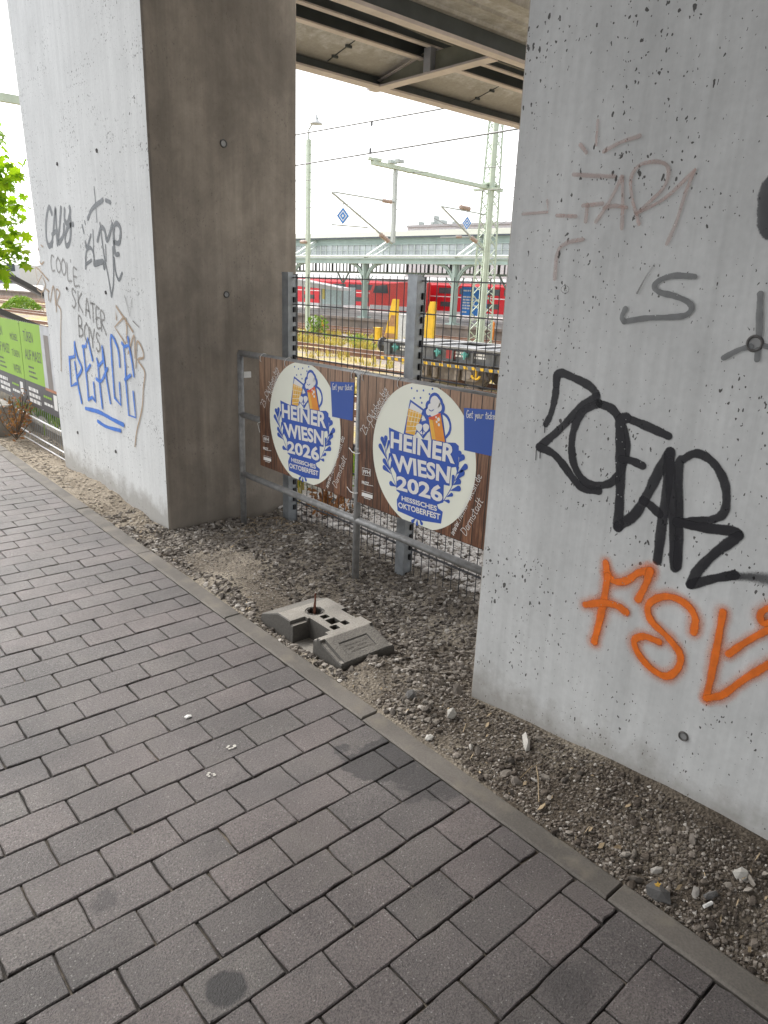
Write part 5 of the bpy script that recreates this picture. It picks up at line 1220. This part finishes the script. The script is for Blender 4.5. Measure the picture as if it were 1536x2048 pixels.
# lattice catenary mast with cross arm
tm, dm = gz(958, 697, YZ); ztop = 10.6
cm = thing('catenary_mast', 'tapering pale green lattice catenary mast with a long cross arm towards the left', 'catenary mast', tuple(W(tm, dm, YZ)))
b = MB()
def leg(sx, sy, f): w = .48-.24*f; return W(tm+sx*w, dm+sy*w*.8, YZ+(ztop-YZ)*f)
for sx in (-1, 1):
    for sy in (-1, 1): b.bar(leg(sx, sy, -.02), leg(sx, sy, 1), .09, .09)
build('legs', b, M['ohl_green'], cm); b = MB(); K = 13
for k in range(K):
    f0, f1 = k/K, (k+1)/K
    for sy in (-1, 1): b.bar(leg(-1, sy, f0), leg(1, sy, (f0+f1)/2), .05, .03); b.bar(leg(1, sy, (f0+f1)/2), leg(-1, sy, f1), .05, .03)
    for sx in (-1, 1): b.bar(leg(sx, -1, f0), leg(sx, 1, (f0+f1)/2), .03, .05); b.bar(leg(sx, 1, (f0+f1)/2), leg(sx, -1, f1), .03, .05)
o = build('lattice_bracing', b, M['ohl_green'], cm); o['kind'] = 'stuff'
b = MB(); b.bar(W(tm-.30, dm-.42, YZ), W(tm-.22, dm-.36, ztop), .16, .16); build('drop_bar', b, M['ohl_green'], cm)
za = 6.57
b = MB(); ae = W(tm, dm-8.6, za); b.bar(W(tm+.0, dm+.9, za), ae, .22, .16); b.bar(W(tm, dm+.6, za+.16), W(tm, dm-.6, za+.16), .3, .10); b.wbox(tm-.75, dm-.5, za-.12, tm+.75, dm-.2, za-.04); build('cross_arm', b, M['ohl_green'], cm)
b = MB(); b.bar(W(tm-.1, dm-8.2, za+.13), W(tm+.12, dm-8.75, za+.15), .22, .10); build('arm_clamp', b, M['ohl_green'], cm)
dp = dm-7.15; zp0 = atN(786, 486, dp)[1]
b = MB(); b.bar(W(tm, dp, za-.1), W(tm, dp, zp0), .17, .14); b.wbox(tm-.3, dp-.2, za+.17, tm-.1, dp+.2, za+.30); b.wbox(tm+.1, dp-.2, za+.17, tm+.3, dp+.2, za+.30); build('drop_post', b, M['ohl_grey'], cm)
def cant(par, d0, pts_top, pts_dia, ins_d, steady):
    # each endpoint is a pixel resolved onto the vertical plane through the cross arm
    def pp(q):
        d = ray(*q); s_ = (W(tm, 0)@TD)/(d@TD); return CAM+d*s_
    b = MB(); b.tube([pp(q) for q in pts_top], .035, 7); b.tube([pp(q) for q in pts_dia], .045, 7); b.tube([pp(q) for q in steady], .03, 7); build('cantilever_tube', b, M['ohl_grey'], par)
    for a, c, r in ins_d:
        P, Q = pp(a), pp(c); n = 9; b = MB(); b.tube([P+(Q-P)*k/n for k in range(n+1)], [r if k % 2 else r*.6 for k in range(n+1)], 9); build('insulator', b, M['insul'], par)
    return pp
pp = cant(cm, dp, [(788, 404), (668, 384)], [(663, 384), (784, 487)], [((765, 401), (782, 404), .09), ((760, 468), (776, 482), .11)], [(663, 449), (735, 455)])
cant(cm, dm, [(970, 429), (884, 413)], [(882, 412), (968, 501)], [((920, 414), (938, 418), .12), ((942, 475), (952, 483), .11)], [(881, 475), (930, 474)])
cant(cm, dm, [(970, 500), (960, 500)], [(970, 429), (962, 429)], [((912, 474), (922, 474), .07)], [(930, 474), (937, 474)])
def diamond(px, py, w, h, label, hang):
    P = pp((px, py)); P = P-ND*.06; s_ = abs((P-CAM)@F_)/FPX; t = thing('diamond_sign', label, 'sign', tuple(P))
    def dia(k, off, mat, nm, th=.012):
        b = MB(); b.prism([P+TD*0+x*s_*k*rtv+np.array((0, 0, y*s_*k))-nf*off for x, y in ((-w, 0), (0, -h), (w, 0), (0, h))], nf*th); return build(nm, b, M[mat], t)
    f2 = np.array((F_[0], F_[1], 0)); f2 /= np.linalg.norm(f2); global nf, rtv
    nf = ND*.8+TD*.6; nf = nf/np.linalg.norm(nf); rtv = np.array((nf[1], -nf[0], 0))
    for k, off, m, nm in ((1.0, 0, 'white', 'plate'), (.86, .006, 'sign_blue', 'blue_diamond'), (.62, .012, 'white', 'white_diamond'), (.44, .018, 'sign_blue', 'inner_blue_diamond'), (.20, .024, 'white', 'centre_diamond')): dia(k, off, m, nm)
    b = MB(); b.tube([P+np.array((0, 0, h*s_*.99)), P+np.array((0, 0, h*s_*1.0+hang))], .02, 5); build('hanger', b, M['ohl_grey'], t)
nf = rtv = None
diamond(688, 432, 13.5, 17, 'blue and white diamond sign hanging left of the drop post', .12)
diamond(935.5, 446.5, 9.5, 13.5, 'smaller blue and white diamond sign hanging close to the lattice mast', .2)

# overhead wires
def wire(name, a, b_, D0, D1_, label, r=.012, sag=0.):
    p = np.array(W(*[atN(*a, D0)[0], D0, atN(*a, D0)[1]])); q = np.array(W(*[atN(*b_, D1_)[0], D1_, atN(*b_, D1_)[1]])); d = q-p
    p2, q2 = p-d*1.0, q+d*1.0; pts = [p2+(q2-p2)*k/24+np.array((0, 0, -sag*4*(k/24)*(1-k/24))) for k in range(25)]
    b = MB(); b.tube(pts, r, 5); tag(build(name, b, M['line']), label, 'wire')
wire('overhead_wire', (592, 269.5), (1037, 190), 17.5, 17.5, 'upper of the two dark wires crossing the sky, passing in front of the bridge edge', .027)
wire('overhead_wire', (592, 331), (1034, 258), 17.5, 17.5, 'lower of the two dark wires crossing the sky above the cross arm', .027)
b = MB(); 
p = np.array(W(atN(743.5, 243, 17.5)[0], 17.5, atN(743.5, 243, 17.5)[1])); q = np.array(W(atN(740.5, 305, 17.5)[0], 17.5, atN(740.5, 305, 17.5)[1])); b.tube([p, q], .012, 4); b.bar(p, p-np.array((0, 0, .12)), .05, .05); b.bar(q+np.array((0, 0, .12)), q, .05, .05)
tag(build('wire_dropper', b, M['line']), 'thin vertical dropper joining the two dark sky wires', 'wire')
wire('overhead_wire', (592, 362), (1030, 331), 26, 26, 'thin grey wire just below the cross arm level', .016)
wire('overhead_wire', (592, 418), (1030, 375), 26, 26, 'thin pale wire running behind the drop post', .014)
wire('overhead_wire', (592, 403), (1030, 395), 34, 34, 'faint wire low over the station roof', .014)
def sagwire(pxs, D, label, r=.018):
    b = MB(); b.tube([W(atN(x, y, D)[0], D, atN(x, y, D)[1]) for x, y in pxs], r, 5); tag(build('overhead_wire', b, M['line']), label, 'wire')
sagwire([(560, 335), (597, 364), (620, 383), (650, 406), (690, 425), (730, 432), (760, 431), (790, 422), (815, 403), (850, 427), (890, 448), (925, 457), (960, 457), (1000, 448), (1040, 430)], 34, 'sagging wire garland in front of the station roof')
b = MB(); b.tube([W(atN(681, 368, 40)[0], 36.5, PZ), W(atN(681, 368, 40)[0], 36.5, 5.9)], .02, 5); 

# flat wagon
wD = 17.1; wz = .03
tL = atN(768, 690, wD)[0]; tR = tL-19.0
wg = thing('flat_wagon', 'grey container flat wagon with yellow striped side rail and yellow end stanchions', 'railway wagon', tuple(W(tL, wD+1.1, RZ)))
b = MB(); b.wbox(tR, wD, wz-.05, tL, wD+.25, wz+.0); b.wbox(tR, wD+2.25, wz-.05, tL, wD+2.5, wz+.0)
for t in np.arange(tR+.2, tL, 1.55): b.wbox(t, wD+.25, wz-.045, t+.35, wD+2.25, wz-.005)
b.wbox(tL-.9, wD+.251, wz-.048, tL-.01, wD+2.249, wz-.004); build('deck', b, M['wagon_top'], wg)
b = MB(); b.wbox(tR, wD+.10, wz-.42, tL-.25, wD+.14, wz-.052); b.wbox(tR, wD+.02, wz-.44, tL-.25, wD+.2, wz-.42); b.wbox(tR, wD+2.36, wz-.42, tL-.25, wD+2.4, wz-.052); b.wbox(tR, wD+.9, wz-.42, tL-.25, wD+1.6, wz-.052); b.wbox(tL-.25, wD, wz-.45, tL, wD+2.5, wz-.052)
for t in np.arange(tL-1.3, tR, -.72): b.wbox(t-.03, wD+.015, wz-.419, t+.03, wD+.099, wz-.053)
build('side_sill', b, M['wagon'], wg)
b = MB(); b.wbox(tR, wD-.06, wz-.60, tL+.1, wD-.02, wz-.50); rl = build('hand_rail', b, M['wagon'], wg)
n = 0
for t in np.arange(tL+.08, tR, -.30):
    n += 1
    if n > 44: break
    b = MB(); b.hexa([W(t-.17, wD-.064, wz-.59), W(t-.17, wD-.0605, wz-.59), W(t-.03, wD-.0605, wz-.59), W(t-.03, wD-.064, wz-.59), W(t-.14, wD-.064, wz-.51), W(t-.14, wD-.0605, wz-.51), W(t, wD-.0605, wz-.51), W(t, wD-.064, wz-.51)]); build('yellow_stripe', b, M['yellow'], rl)
for px, sz in ((791, 1), (876, 1), (931, 1.1)):
    t = atN(px, 700, wD)[0]; b = MB(); b.wbox(t-.06, wD-.035, wz-.26, t+.06, wD+.07, wz-.14); b.tube([W(t, wD-.04, wz-.32), W(t, wD-.04, wz-.08)], .03, 8); b.bar(W(t-.12, wD-.03, wz-.18), W(t+.12, wD-.03, wz-.18), .03, .04); build('tie_down', b, M['teal'], wg)
for px, tx in ((809, '21 RIV'), (914, '4852 361'), (958, 'AB 60')):
    t = atN(px, 705, wD)[0]; Pt = Plane(W(t+.28, wD+.098, wz-.36), -TD, (0, 0, 1), -ND); b = MB(); b.wbox(t-.28, wD+.09, wz-.38, t+.30, wD+.0965, wz-.10) if False else None
    for v in (.17, .08): dashes(b, Pt, 0, .46, v, v+.055, .002)
    build('lettering', b, M['white'], wg)
t = atN(898, 700, wD)[0]; b = MB(); b.wbox(t-.17, wD+.09, wz-.36, t+.17, wD+.0965, wz-.11); build('red_plate', b, M['redplate'] if 'redplate' in M else M['rust'], wg)
for tc_ in (tL-2.45, tL-16.2):
    bo = MB(); zt = RZ+.62
    for d in (wD+.22, wD+2.28-.22):
        bo.prism([W(t, d, z) for t, z in ((tc_-1.45, RZ+.30), (tc_-1.3, RZ+.55), (tc_-.5, RZ+.62), (tc_+.5, RZ+.62), (tc_+1.3, RZ+.55), (tc_+1.45, RZ+.30), (tc_+.6, RZ+.30), (tc_+.4, RZ+.18), (tc_-.4, RZ+.18), (tc_-.6, RZ+.30))], ND*.09)
    bo.wbox(tc_-.2, wD+.32, RZ+.25, tc_+.2, wD+1.95, RZ+.5); bg_ = build('bogie', bo, M['bogie'], wg)
    for sg in (-1, 1):
        b = MB(); b.wbox(tc_+sg*.92-.24, wD+.06, RZ+.24, tc_+sg*.92+.24, wD+.215, RZ+.66); b.tube([W(tc_+sg*.92, wD+.0, RZ+.44), W(tc_+sg*.92, wD+.058, RZ+.44)], .13, 12); build('axle_box', b, M['bogie_pale'], bg_)
        for d in (wD+.36, wD+1.80):
            b = MB(); b.tube([W(tc_+sg*.92, d, RZ+.46), W(tc_+sg*.92, d+.10, RZ+.46)], .46, 24); b.tube([W(tc_+sg*.92, d+(.10 if d < wD+1 else -.035), RZ+.46), W(tc_+sg*.92, d+(.135 if d < wD+1 else 0), RZ+.46)], .50, 24); build('wheel', b, M['bogie'], bg_)
        b = MB(); b.tube([W(tc_+sg*.42, wD+.14, RZ+.22), W(tc_+sg*.42, wD+.14, RZ+.52)], .085, 10); build('spring', b, M['bogie_pale'], bg_)
b = MB(); b.prism([W(t, wD+.12, z) for t, z in ((tL-4.3, wz-.42), (tL-4.7, wz-.75), (tL-6.0, wz-.95), (tL-7.4, wz-.62), (tL-13.2, wz-.62), (tL-14.4, wz-.42))], ND*.05); build('fish_belly_sill', b, M['web'], wg)
t = atN(952, 760, wD)[0]; b = MB(); b.bar(W(t, wD-.03, wz-.55), W(t, wD-.03, wz-.80), .03, .06); b.tube([W(t+.14*math.cos(a), wD-.03, wz-.74-.10*math.sin(a)) for a in np.linspace(0, math.pi, 9)], .032, 6); build('tow_hook', b, M['yellow'], wg)
for d in (wD+.35, wD+2.1):
    b = MB(); b.tube([W(tL, d, RZ+1.0), W(tL+.36, d, RZ+1.0)], .09, 12); b.tube([W(tL+.36, d, RZ+1.0), W(tL+.40, d, RZ+1.0), W(tL+.43, d, RZ+1.0)], [.23, .23, .15], 20); build('buffer', b, M['wagon'], wg)
b = MB(); b.bar(W(tL+.02, wD+1.2, RZ+.95), W(tL+.3, wD+1.2, RZ+.75), .08, .1); build('coupling', b, M['bogie'], wg)
for (px, d, wt, wb, pyt) in ((784, wD+.5, .12, .34, 598), (859, wD+2.2, .13, .46, 603)):
    t = atN(px, 660, d)[0]; zt = atN(px, pyt, d)[1]; b = MB()
    b.prism([W(q, d, z) for q, z in ((t-wt, zt), (t+wt*.3, zt), (t+wb, wz+.0), (t-wt*1.0, wz+.0))], ND*.16)
    st = build('end_stanchion', b, M['yellow'], wg)
    if px < 800:
        b = MB(); h = zt-wz; b.prism([W(q, d-.004, z) for q, z in ((t-wt*.95, wz+h*.60), (t+wt*.55, wz+h*.60), (t+wb*.95, wz+.02), (t-wt*.95, wz+.02))], ND*.003); build('rust_patch', b, M['rust_brown'] if 'rust_brown' in M else M['rust'], st)
        b = MB(); b.prism([W(q, d-.007, z) for q, z in ((t-wt*.95, wz+h*.32), (t+wb*.62, wz+h*.32), (t+wb*.78, wz+h*.14), (t-wt*.95, wz+h*.14))], ND*.002); build('yellow_band', b, M['yellow'], st)

# ================================================================== LEFT SIDE BEHIND THE FAR PILLAR
LX = 2.05
lf = thing('mesh_fence', 'galvanised mesh fence with horizontal double wires running left from the far pillar', 'fence', (LX, 6.6, 0))
mesh_panel(6.62, 12.5, LX, 1.165, -.02, [1.145, .985, .80, .615, .43], lf, .0605, .0032, 'galv')
b = MB()
for z, r in ((.24, .008), (.05, .007)): b.tube([(LX-.012, 6.62, z), (LX-.012, 12.5, z)], r, 6)
b.tube([(LX-.012, 6.62, -.02), (LX-.014, 12.5, -.02)], .006, 6); build('tension_wire', b, M['galv_wire'] if 'galv_wire' in M else M['zip'], lf)
for yp_ in (6.60, 9.1, 11.6):
    b = MB(); b.box(LX-.012, yp_-.008, -.3, LX+.05, yp_+.008, 1.19); po = build('post', b, M['wagon'], lf)
    for z in (1.145, .80, .43, .24): b = MB(); b.box(LX-.03, yp_-.02, z-.012, LX-.012, yp_+.02, z+.018); build('clamp', b, M['zip'], po)
def gbanner(y0, label, half):
    x = LX-.016; t = thing('banner', label, 'banner', (x, y0, .36), 'lime green advertising banners on the left fence')
    pl = Plane((x, y0, .36), (0, -1, 0), (0, 0, 1), (-1, 0, 0)); Wd, Hd = 1.03, .80
    b = MB(); b.box(x, y0-Wd, .36, x+.003, y0, .36+Hd); build('cloth', b, M['dark_print'], t)
    b = MB(); q = .64 if not half else Wd; poly_on(b, pl, [(0, .24), (q, .24), (q, Hd), (0, Hd)], .0008); build('lime_field', b, M['lime'], t)
    if not half:
        b = MB(); poly_on(b, pl, [(.64, .24), (Wd-.06, .24), (Wd-.06, Hd-.002), (.64, Hd-.002)], .0008); build('pale_field', b, M['pale_print'], t)
        b = MB(); poly_on(b, pl, [(.74, .241), (.88, .241), (.86, .72), (.73, .72)], .0016); build('taupe_stripe', b, M['taupe'], t)
        b = MB(); poly_on(b, pl, [(.64, .215), (Wd-.06, .215), (Wd-.06, .2395), (.64, .2395)], .0012); build('orange_stripe', b, M['orange_print'], t)
    else:
        b = MB()
        for k, s_ in enumerate(('M\u00d6BEL', 'T\u00dcREN', 'WERK')): text_on(b, pl, s_, [(.68, .68-.16*k), (.94, .68-.16*k), (.94, .60-.16*k), (.68, .60-.16*k)], .0016)
        build('side_lettering', b, M['dark_print'], t)
    b = MB()
    def tx(s_, u0, u1, v0, v1, bo=0.0): text_on(b, pl, s_, [(u0, v1), (u1, v1), (u1, v0), (u0, v0)], .0016, bo)
    tx('T\u00dcREN', .10, .40, .62, .74); tx('AUF MASS!', .10, .60, .45, .55); build('headline', b, M['dark_print'], t); b = MB()
    for k in range(3): dashes(b, pl, .17, .34+.04*k, .375-.045*k, .392-.045*k, .0016)
    build('dark_lettering', b, M['dark_print'], t)
    b = MB()
    for k in range(3): dashes(b, pl, .10, .40+.06*(k > 0), .15-.055*k, .185-.055*k, .0016)
    dashes(b, pl, .56, .82, .07, .095, .0016); poly_on(b, pl, [(.85, .06), (.95, .06), (.95, .20), (.85, .20)], .0016)
    build('white_lettering', b, M['print_white'], t)
    b = MB(); dashes(b, pl, .56, .80, .14, .16, .0016); build('lime_lettering', b, M['lime'], t)
    for u, v in ((.02, .79), (Wd-.02, .79), (.02, .02), (Wd-.02, .02), (.5, .01)):
        b = MB(); c = pl.w(u, v); b.tube([c+np.array((.006, -.01, .01)), c+np.array((-.006, 0, 0)), c+np.array((.006, .012, -.012))], .002, 5); build('cable_tie', b, M['zip'], t)
gbanner(7.72, 'lime green and dark grey banner with black lettering, next to the far pillar', 0)
gbanner(8.76, 'lime green banner at the left edge, cut by the picture frame', 1)
# low walls, trough and dry shrub at the left edge
def rough_box(name, x0, y0, z0, x1, y1, z1, mat, label, cat):
    b = MB(); c = .015; b.hexa([(x0, y0, z0), (x1, y0, z0), (x1, y1, z0), (x0, y1, z0), (x0, y0, z1-c), (x1, y0, z1-c), (x1, y1, z1-c), (x0, y1, z1-c)]); b.hexa([(x0, y0, z1-c), (x1, y0, z1-c), (x1, y1, z1-c), (x0, y1, z1-c), (x0+c, y0+c, z1), (x1-c, y0+c, z1), (x1-c, y1-c, z1), (x0+c, y1-c, z1)])
    tag(build(name, b, M[mat]), label, cat)
rough_box('low_wall', 1.80, 8.05, -.2, 2.0, 12.5, .30, 'wall_concrete', 'weathered concrete low wall at the left edge beside the path', 'wall')
rough_box('kerb_wall', 2.25, 6.7, -.3, 2.42, 9.5, .06, 'wall_concrete', 'low concrete edging behind the left mesh fence', 'wall')
b = MB(); b.box(2.9, 8.0, -.2, 2.93, 12.8, .62); tag(build('sheet_screen', b, M['dark_mesh']), 'dark grey sheet screen behind the left mesh fence', 'screen')
ds = thing('dry_shrub', 'withered brown leafed shrub at the end of the low concrete wall', 'shrub', (1.9, 7.8, 0)); b = MB(); bs = MB()
for k in range(14):
    a = rng.uniform(0, 6.28); L = rng.uniform(.25, .5); p0 = np.array((1.90, 7.75, 0)); p1 = p0+np.array((math.cos(a)*.16, math.sin(a)*.22, L)); bs.tube([p0, (p0+p1)/2+rng.normal(0, .03, 3), p1], .004, 4)
    for q in range(26):
        c = p0+(p1-p0)*rng.uniform(.15, 1.05)+rng.normal(0, .035, 3); m = rotm(); s_ = rng.uniform(.012, .026); b.add([c+m@np.array(v)*s_ for v in ((-1, 0, 0), (0, -.5, .15), (1.1, 0, 0), (0, .5, .15))], [(0, 1, 2, 3)])
build('stems', bs, M['bark'], ds); build('foliage', b, M['brown_leaf'], ds)
tufts('weeds', 160, lambda: ((lambda x, y: (x, y, -.05, rng.uniform(.5, 1)))(rng.uniform(2.3, 2.9), rng.uniform(6.8, 9.5))), .3, 'weed', 8)
# stair handrails
for (a, c, D, lab) in (((-30, 527), (112, 603), 11.0, 'dark sloping handrail crossing the view left of the far pillar'), ((-40, 607), (118, 672), 10.2, 'lower dark sloping handrail just above the green banner')):
    P = CAM+ray(*a)*(D/1.0); Q = CAM+ray(*c)*(D*1.12); hr = thing('stair_handrail', lab, 'handrail', tuple(P))
    b = MB(); b.bar(P, Q, .09, .085); build('rail', b, M['trunk_cable'], hr)
    for f in (.02, .98): p = P+(Q-P)*f; b = MB(); b.bar(p-np.array((0, 0, .05)), np.array((p[0], p[1], -.4)), .06, .06); build('post', b, M['trunk_cable'], hr)

# maple
tr = thing('maple_tree', 'young maple with bright green leaves at the left edge', 'tree', (2.15, 11.6, -.05))
def tree(root, x, y, zb, crown, n, leaf=.085, trunk=.06, mat='leaf'):
    b = MB(); b.tube([(x, y, zb), (x+.03, y, zb+1.2), (x-.02, y+.04, zb+2.6), (x, y, crown[2]+crown[5]*.7)], [trunk, trunk*.8, trunk*.5, trunk*.15], 8)
    bt_ = []
    for k in range(26):
        z = crown[2]+crown[5]*rng.uniform(-.9, .5); a = rng.uniform(0, 6.28); e = np.array((crown[0]+crown[3]*.85*math.cos(a)*rng.uniform(.5, 1), crown[1]+crown[4]*.85*math.sin(a)*rng.uniform(.5, 1), z+rng.uniform(.1, .5)))
        s0 = np.array((x, y, max(zb+.8, z-.3))); b.tube([s0, (s0+e)/2+np.array((0, 0, .08)), e], [.018, .012, .004], 5); bt_.append((s0, e))
    build('trunk', b, M['bark'], root); b = MB()
    lob = [(0, -.35), (.42, -.45), (.32, -.1), (.85, .05), (.48, .3), (.62, .72), (.2, .62), (0, 1.05), (-.2, .62), (-.62, .72), (-.48, .3), (-.85, .05), (-.32, -.1), (-.42, -.45)]
    for k in range(n):
        if rng.random() < .75: s0, e = bt_[rng.integers(len(bt_))]; c = s0+(e-s0)*rng.uniform(.35, 1.08)+rng.normal(0, .11, 3)
        else:
            q = rng.normal(size=3); q /= np.linalg.norm(q); q *= rng.random()**.33; c = np.array(crown[:3])+q*np.array(crown[3:])
        m = rotm(); 
        if m[2, 2] < 0: m = -m
        m[:, 2] = m[:, 2]+np.array((0, 0, .9)); s_ = leaf*rng.uniform(.6, 1.25); dr = np.array((0, 0, -.35))
        ax = m[:, 0]/np.linalg.norm(m[:, 0]); nz = m[:, 2]/np.linalg.norm(m[:, 2]); ay = np.cross(nz, ax); ay /= np.linalg.norm(ay)
        vs = [c+(ax*u+ay*v)*s_+dr*s_*(u*u*.8+max(0, v)**2*.5) for u, v in lob]; b.add([c]+vs, [(0, 1+i, 1+(i+1) % 14) for i in range(14)])
    build('crown', b, M[mat], root)
tree(tr, 2.30, 11.9, -.05, (2.50, 11.4, 2.50, .78, .9, 1.25), 2300, .10)

# far left: portal beam, hedge, parked cars, wires
td_, dd_ = atN(18, 195, 24)[0], 24
pb_ = thing('catenary_portal', 'pale green horizontal portal beam beyond the far pillar at upper left', 'catenary mast', tuple(W(td_, 24, YZ)))
P = CAM+ray(-160, 166)*26; Q = CAM+ray(170, 224)*30; b = MB(); b.bar(P, Q, .25, .30); build('beam', b, M['ohl_green'], pb_)
b = MB(); b.bar(Q+np.array((0, 0, .2)), (Q[0], Q[1], YZ-.2), .3, .3); build('post', b, M['ohl_green'], pb_); b = MB(); b.bar(P+np.array((0, 0, .2)), (P[0], P[1], YZ-.2), .3, .3); build('post', b, M['ohl_green'], pb_)
def w2(a, c, da, dc, label, r=.011): b = MB(); b.tube([CAM+ray(*a)*da, CAM+ray(*c)*dc], r, 5); tag(build('overhead_wire', b, M['line']), label, 'wire')
w2((-60, 264), (120, 297), 19, 21, 'dark wire above the maple at the left edge'); w2((-10, 308), (130, 400), 22, 22, 'thin wire slanting down to the right behind the maple', .008); w2((10, 382), (130, 346), 22, 22, 'thin wire slanting up to the right behind the maple', .008)
def hump(px, py, wdt, dep, hgt, label):
    t, d = gz(px, py, YZ); c = W(t, d, YZ); b = MB()
    for k in range(1500):
        a = rng.uniform(0, 6.28); r = rng.random()**.5; x, y = math.cos(a)*r*wdt/2, math.sin(a)*r*dep/2; h = hgt*(1-r*r)*rng.uniform(.6, 1.1)
        p = c+ND*x+TD*y+np.array((0, 0, h)); m = rotm(); s_ = rng.uniform(.07, .16); b.add([p+m@np.array(v)*s_ for v in ((-1, 0, 0), (0, -.4, .1), (1.3, 0, .3), (0, .4, .1))], [(0, 1, 2, 3)])
    tag(build('shrub', b, M['weed']), label, 'shrub')
hump(44, 618, 3.2, 4.0, 1.0, 'wide light green shrub mound between the tracks at far left')
# parked cars far off
M['car_white'] = simple('white_car_paint', (.70, .71, .72), .3); M['car_blue'] = simple('light_blue_car_paint', (.22, .36, .55), .3); M['car_dark'] = simple('dark_car_paint', (.05, .055, .065), .3); M['car_grey'] = simple('silver_car_paint', (.40, .41, .42), .3)
def car(P, mat, label, L=4.3):
    o = thing('parked_car', label, 'car', tuple(P), 'cars parked far behind the tracks'); X = TD; Yv = ND
    def pt(l, w, z): return P+X*l+Yv*w+np.array((0, 0, z))
    side = [(-L/2, .3), (-L/2, .75), (-L/2+.5, .88), (-.9, .95), (-.35, 1.42), (1.1, 1.45), (L/2-.25, .98), (L/2, .85), (L/2, .3)]
    b = MB(); b.prism([pt(l, -.85, z) for l, z in side], Yv*1.7); build('body', b, M[mat], o)
    b = MB(); b.prism([pt(l, -.86, z) for l, z in ((-.75, .98), (-.30, 1.34), (1.05, 1.37), (1.65, 1.0))], Yv*1.72); build('window', b, M['car_glass'], o)
    for l in (-L/2+.85, L/2-.85):
        for w in (-.86, .70): b = MB(); b.tube([pt(l, w, .32), pt(l, w+.16, .32)], .32, 14); build('wheel', b, M['tyre'], o)
carz = YZ
for k, (px, py, m, lab) in enumerate(((2, 566, 'car_dark', 'dark car, leftmost of the far parked cars'), (14, 560, 'car_white', 'white car near the left edge among the far parked cars'), (30, 562, 'car_grey', 'silver car in front of the white ones far off'), (37, 556, 'car_white', 'white car in the middle of the far parked cars'), (55, 560, 'car_blue', 'light blue car beside the far pillar edge'), (64, 555, 'car_dark', 'dark car just left of the far pillar edge'))):
    t, d = gz(px, py+9, carz); car(W(t, d, carz), m, lab)
# far skyline: low pale buildings, trees
def blk(px0, px1, py, dist, mat, label, rows=2):
    A = CAM+ray(px0, 555)*dist; B = CAM+ray(px1, 555)*dist; A[2] = B[2] = YZ; zt = (CAM+ray((px0+px1)/2, py)*dist)[2]; f = np.array((F_[0], F_[1], 0))*12
    o = thing('building', label, 'building', tuple(A)); b = MB(); b.hexa([A, A+f, B+f, B]+[np.array((p[0], p[1], zt)) for p in (A, A+f, B+f, B)]); build('wall', b, M[mat], o)
    u = B-A; n = int(np.linalg.norm(u)/3); dirn = f/np.linalg.norm(f)
    for r in range(rows):
        for k in range(n): 
            p = A+u*((k+.25)/n)-dirn*.05; q = A+u*((k+.75)/n)-dirn*.05; z0 = YZ+1+r*(zt-YZ)/rows; b = MB(); b.hexa([np.array((p[0], p[1], z0)), np.array((p[0], p[1], z0))+dirn*.04, np.array((q[0], q[1], z0))+dirn*.04, np.array((q[0], q[1], z0)), np.array((p[0], p[1], z0+1.5)), np.array((p[0], p[1], z0+1.5))+dirn*.04, np.array((q[0], q[1], z0+1.5))+dirn*.04, np.array((q[0], q[1], z0+1.5))]); build('window', b, M['glass'], o)
blk(-120, 40, 527, 150, 'train_grey', 'pale low building on the horizon behind the maple'); blk(46, 150, 533, 170, 'roof_cream', 'cream low building on the horizon beside the far pillar')
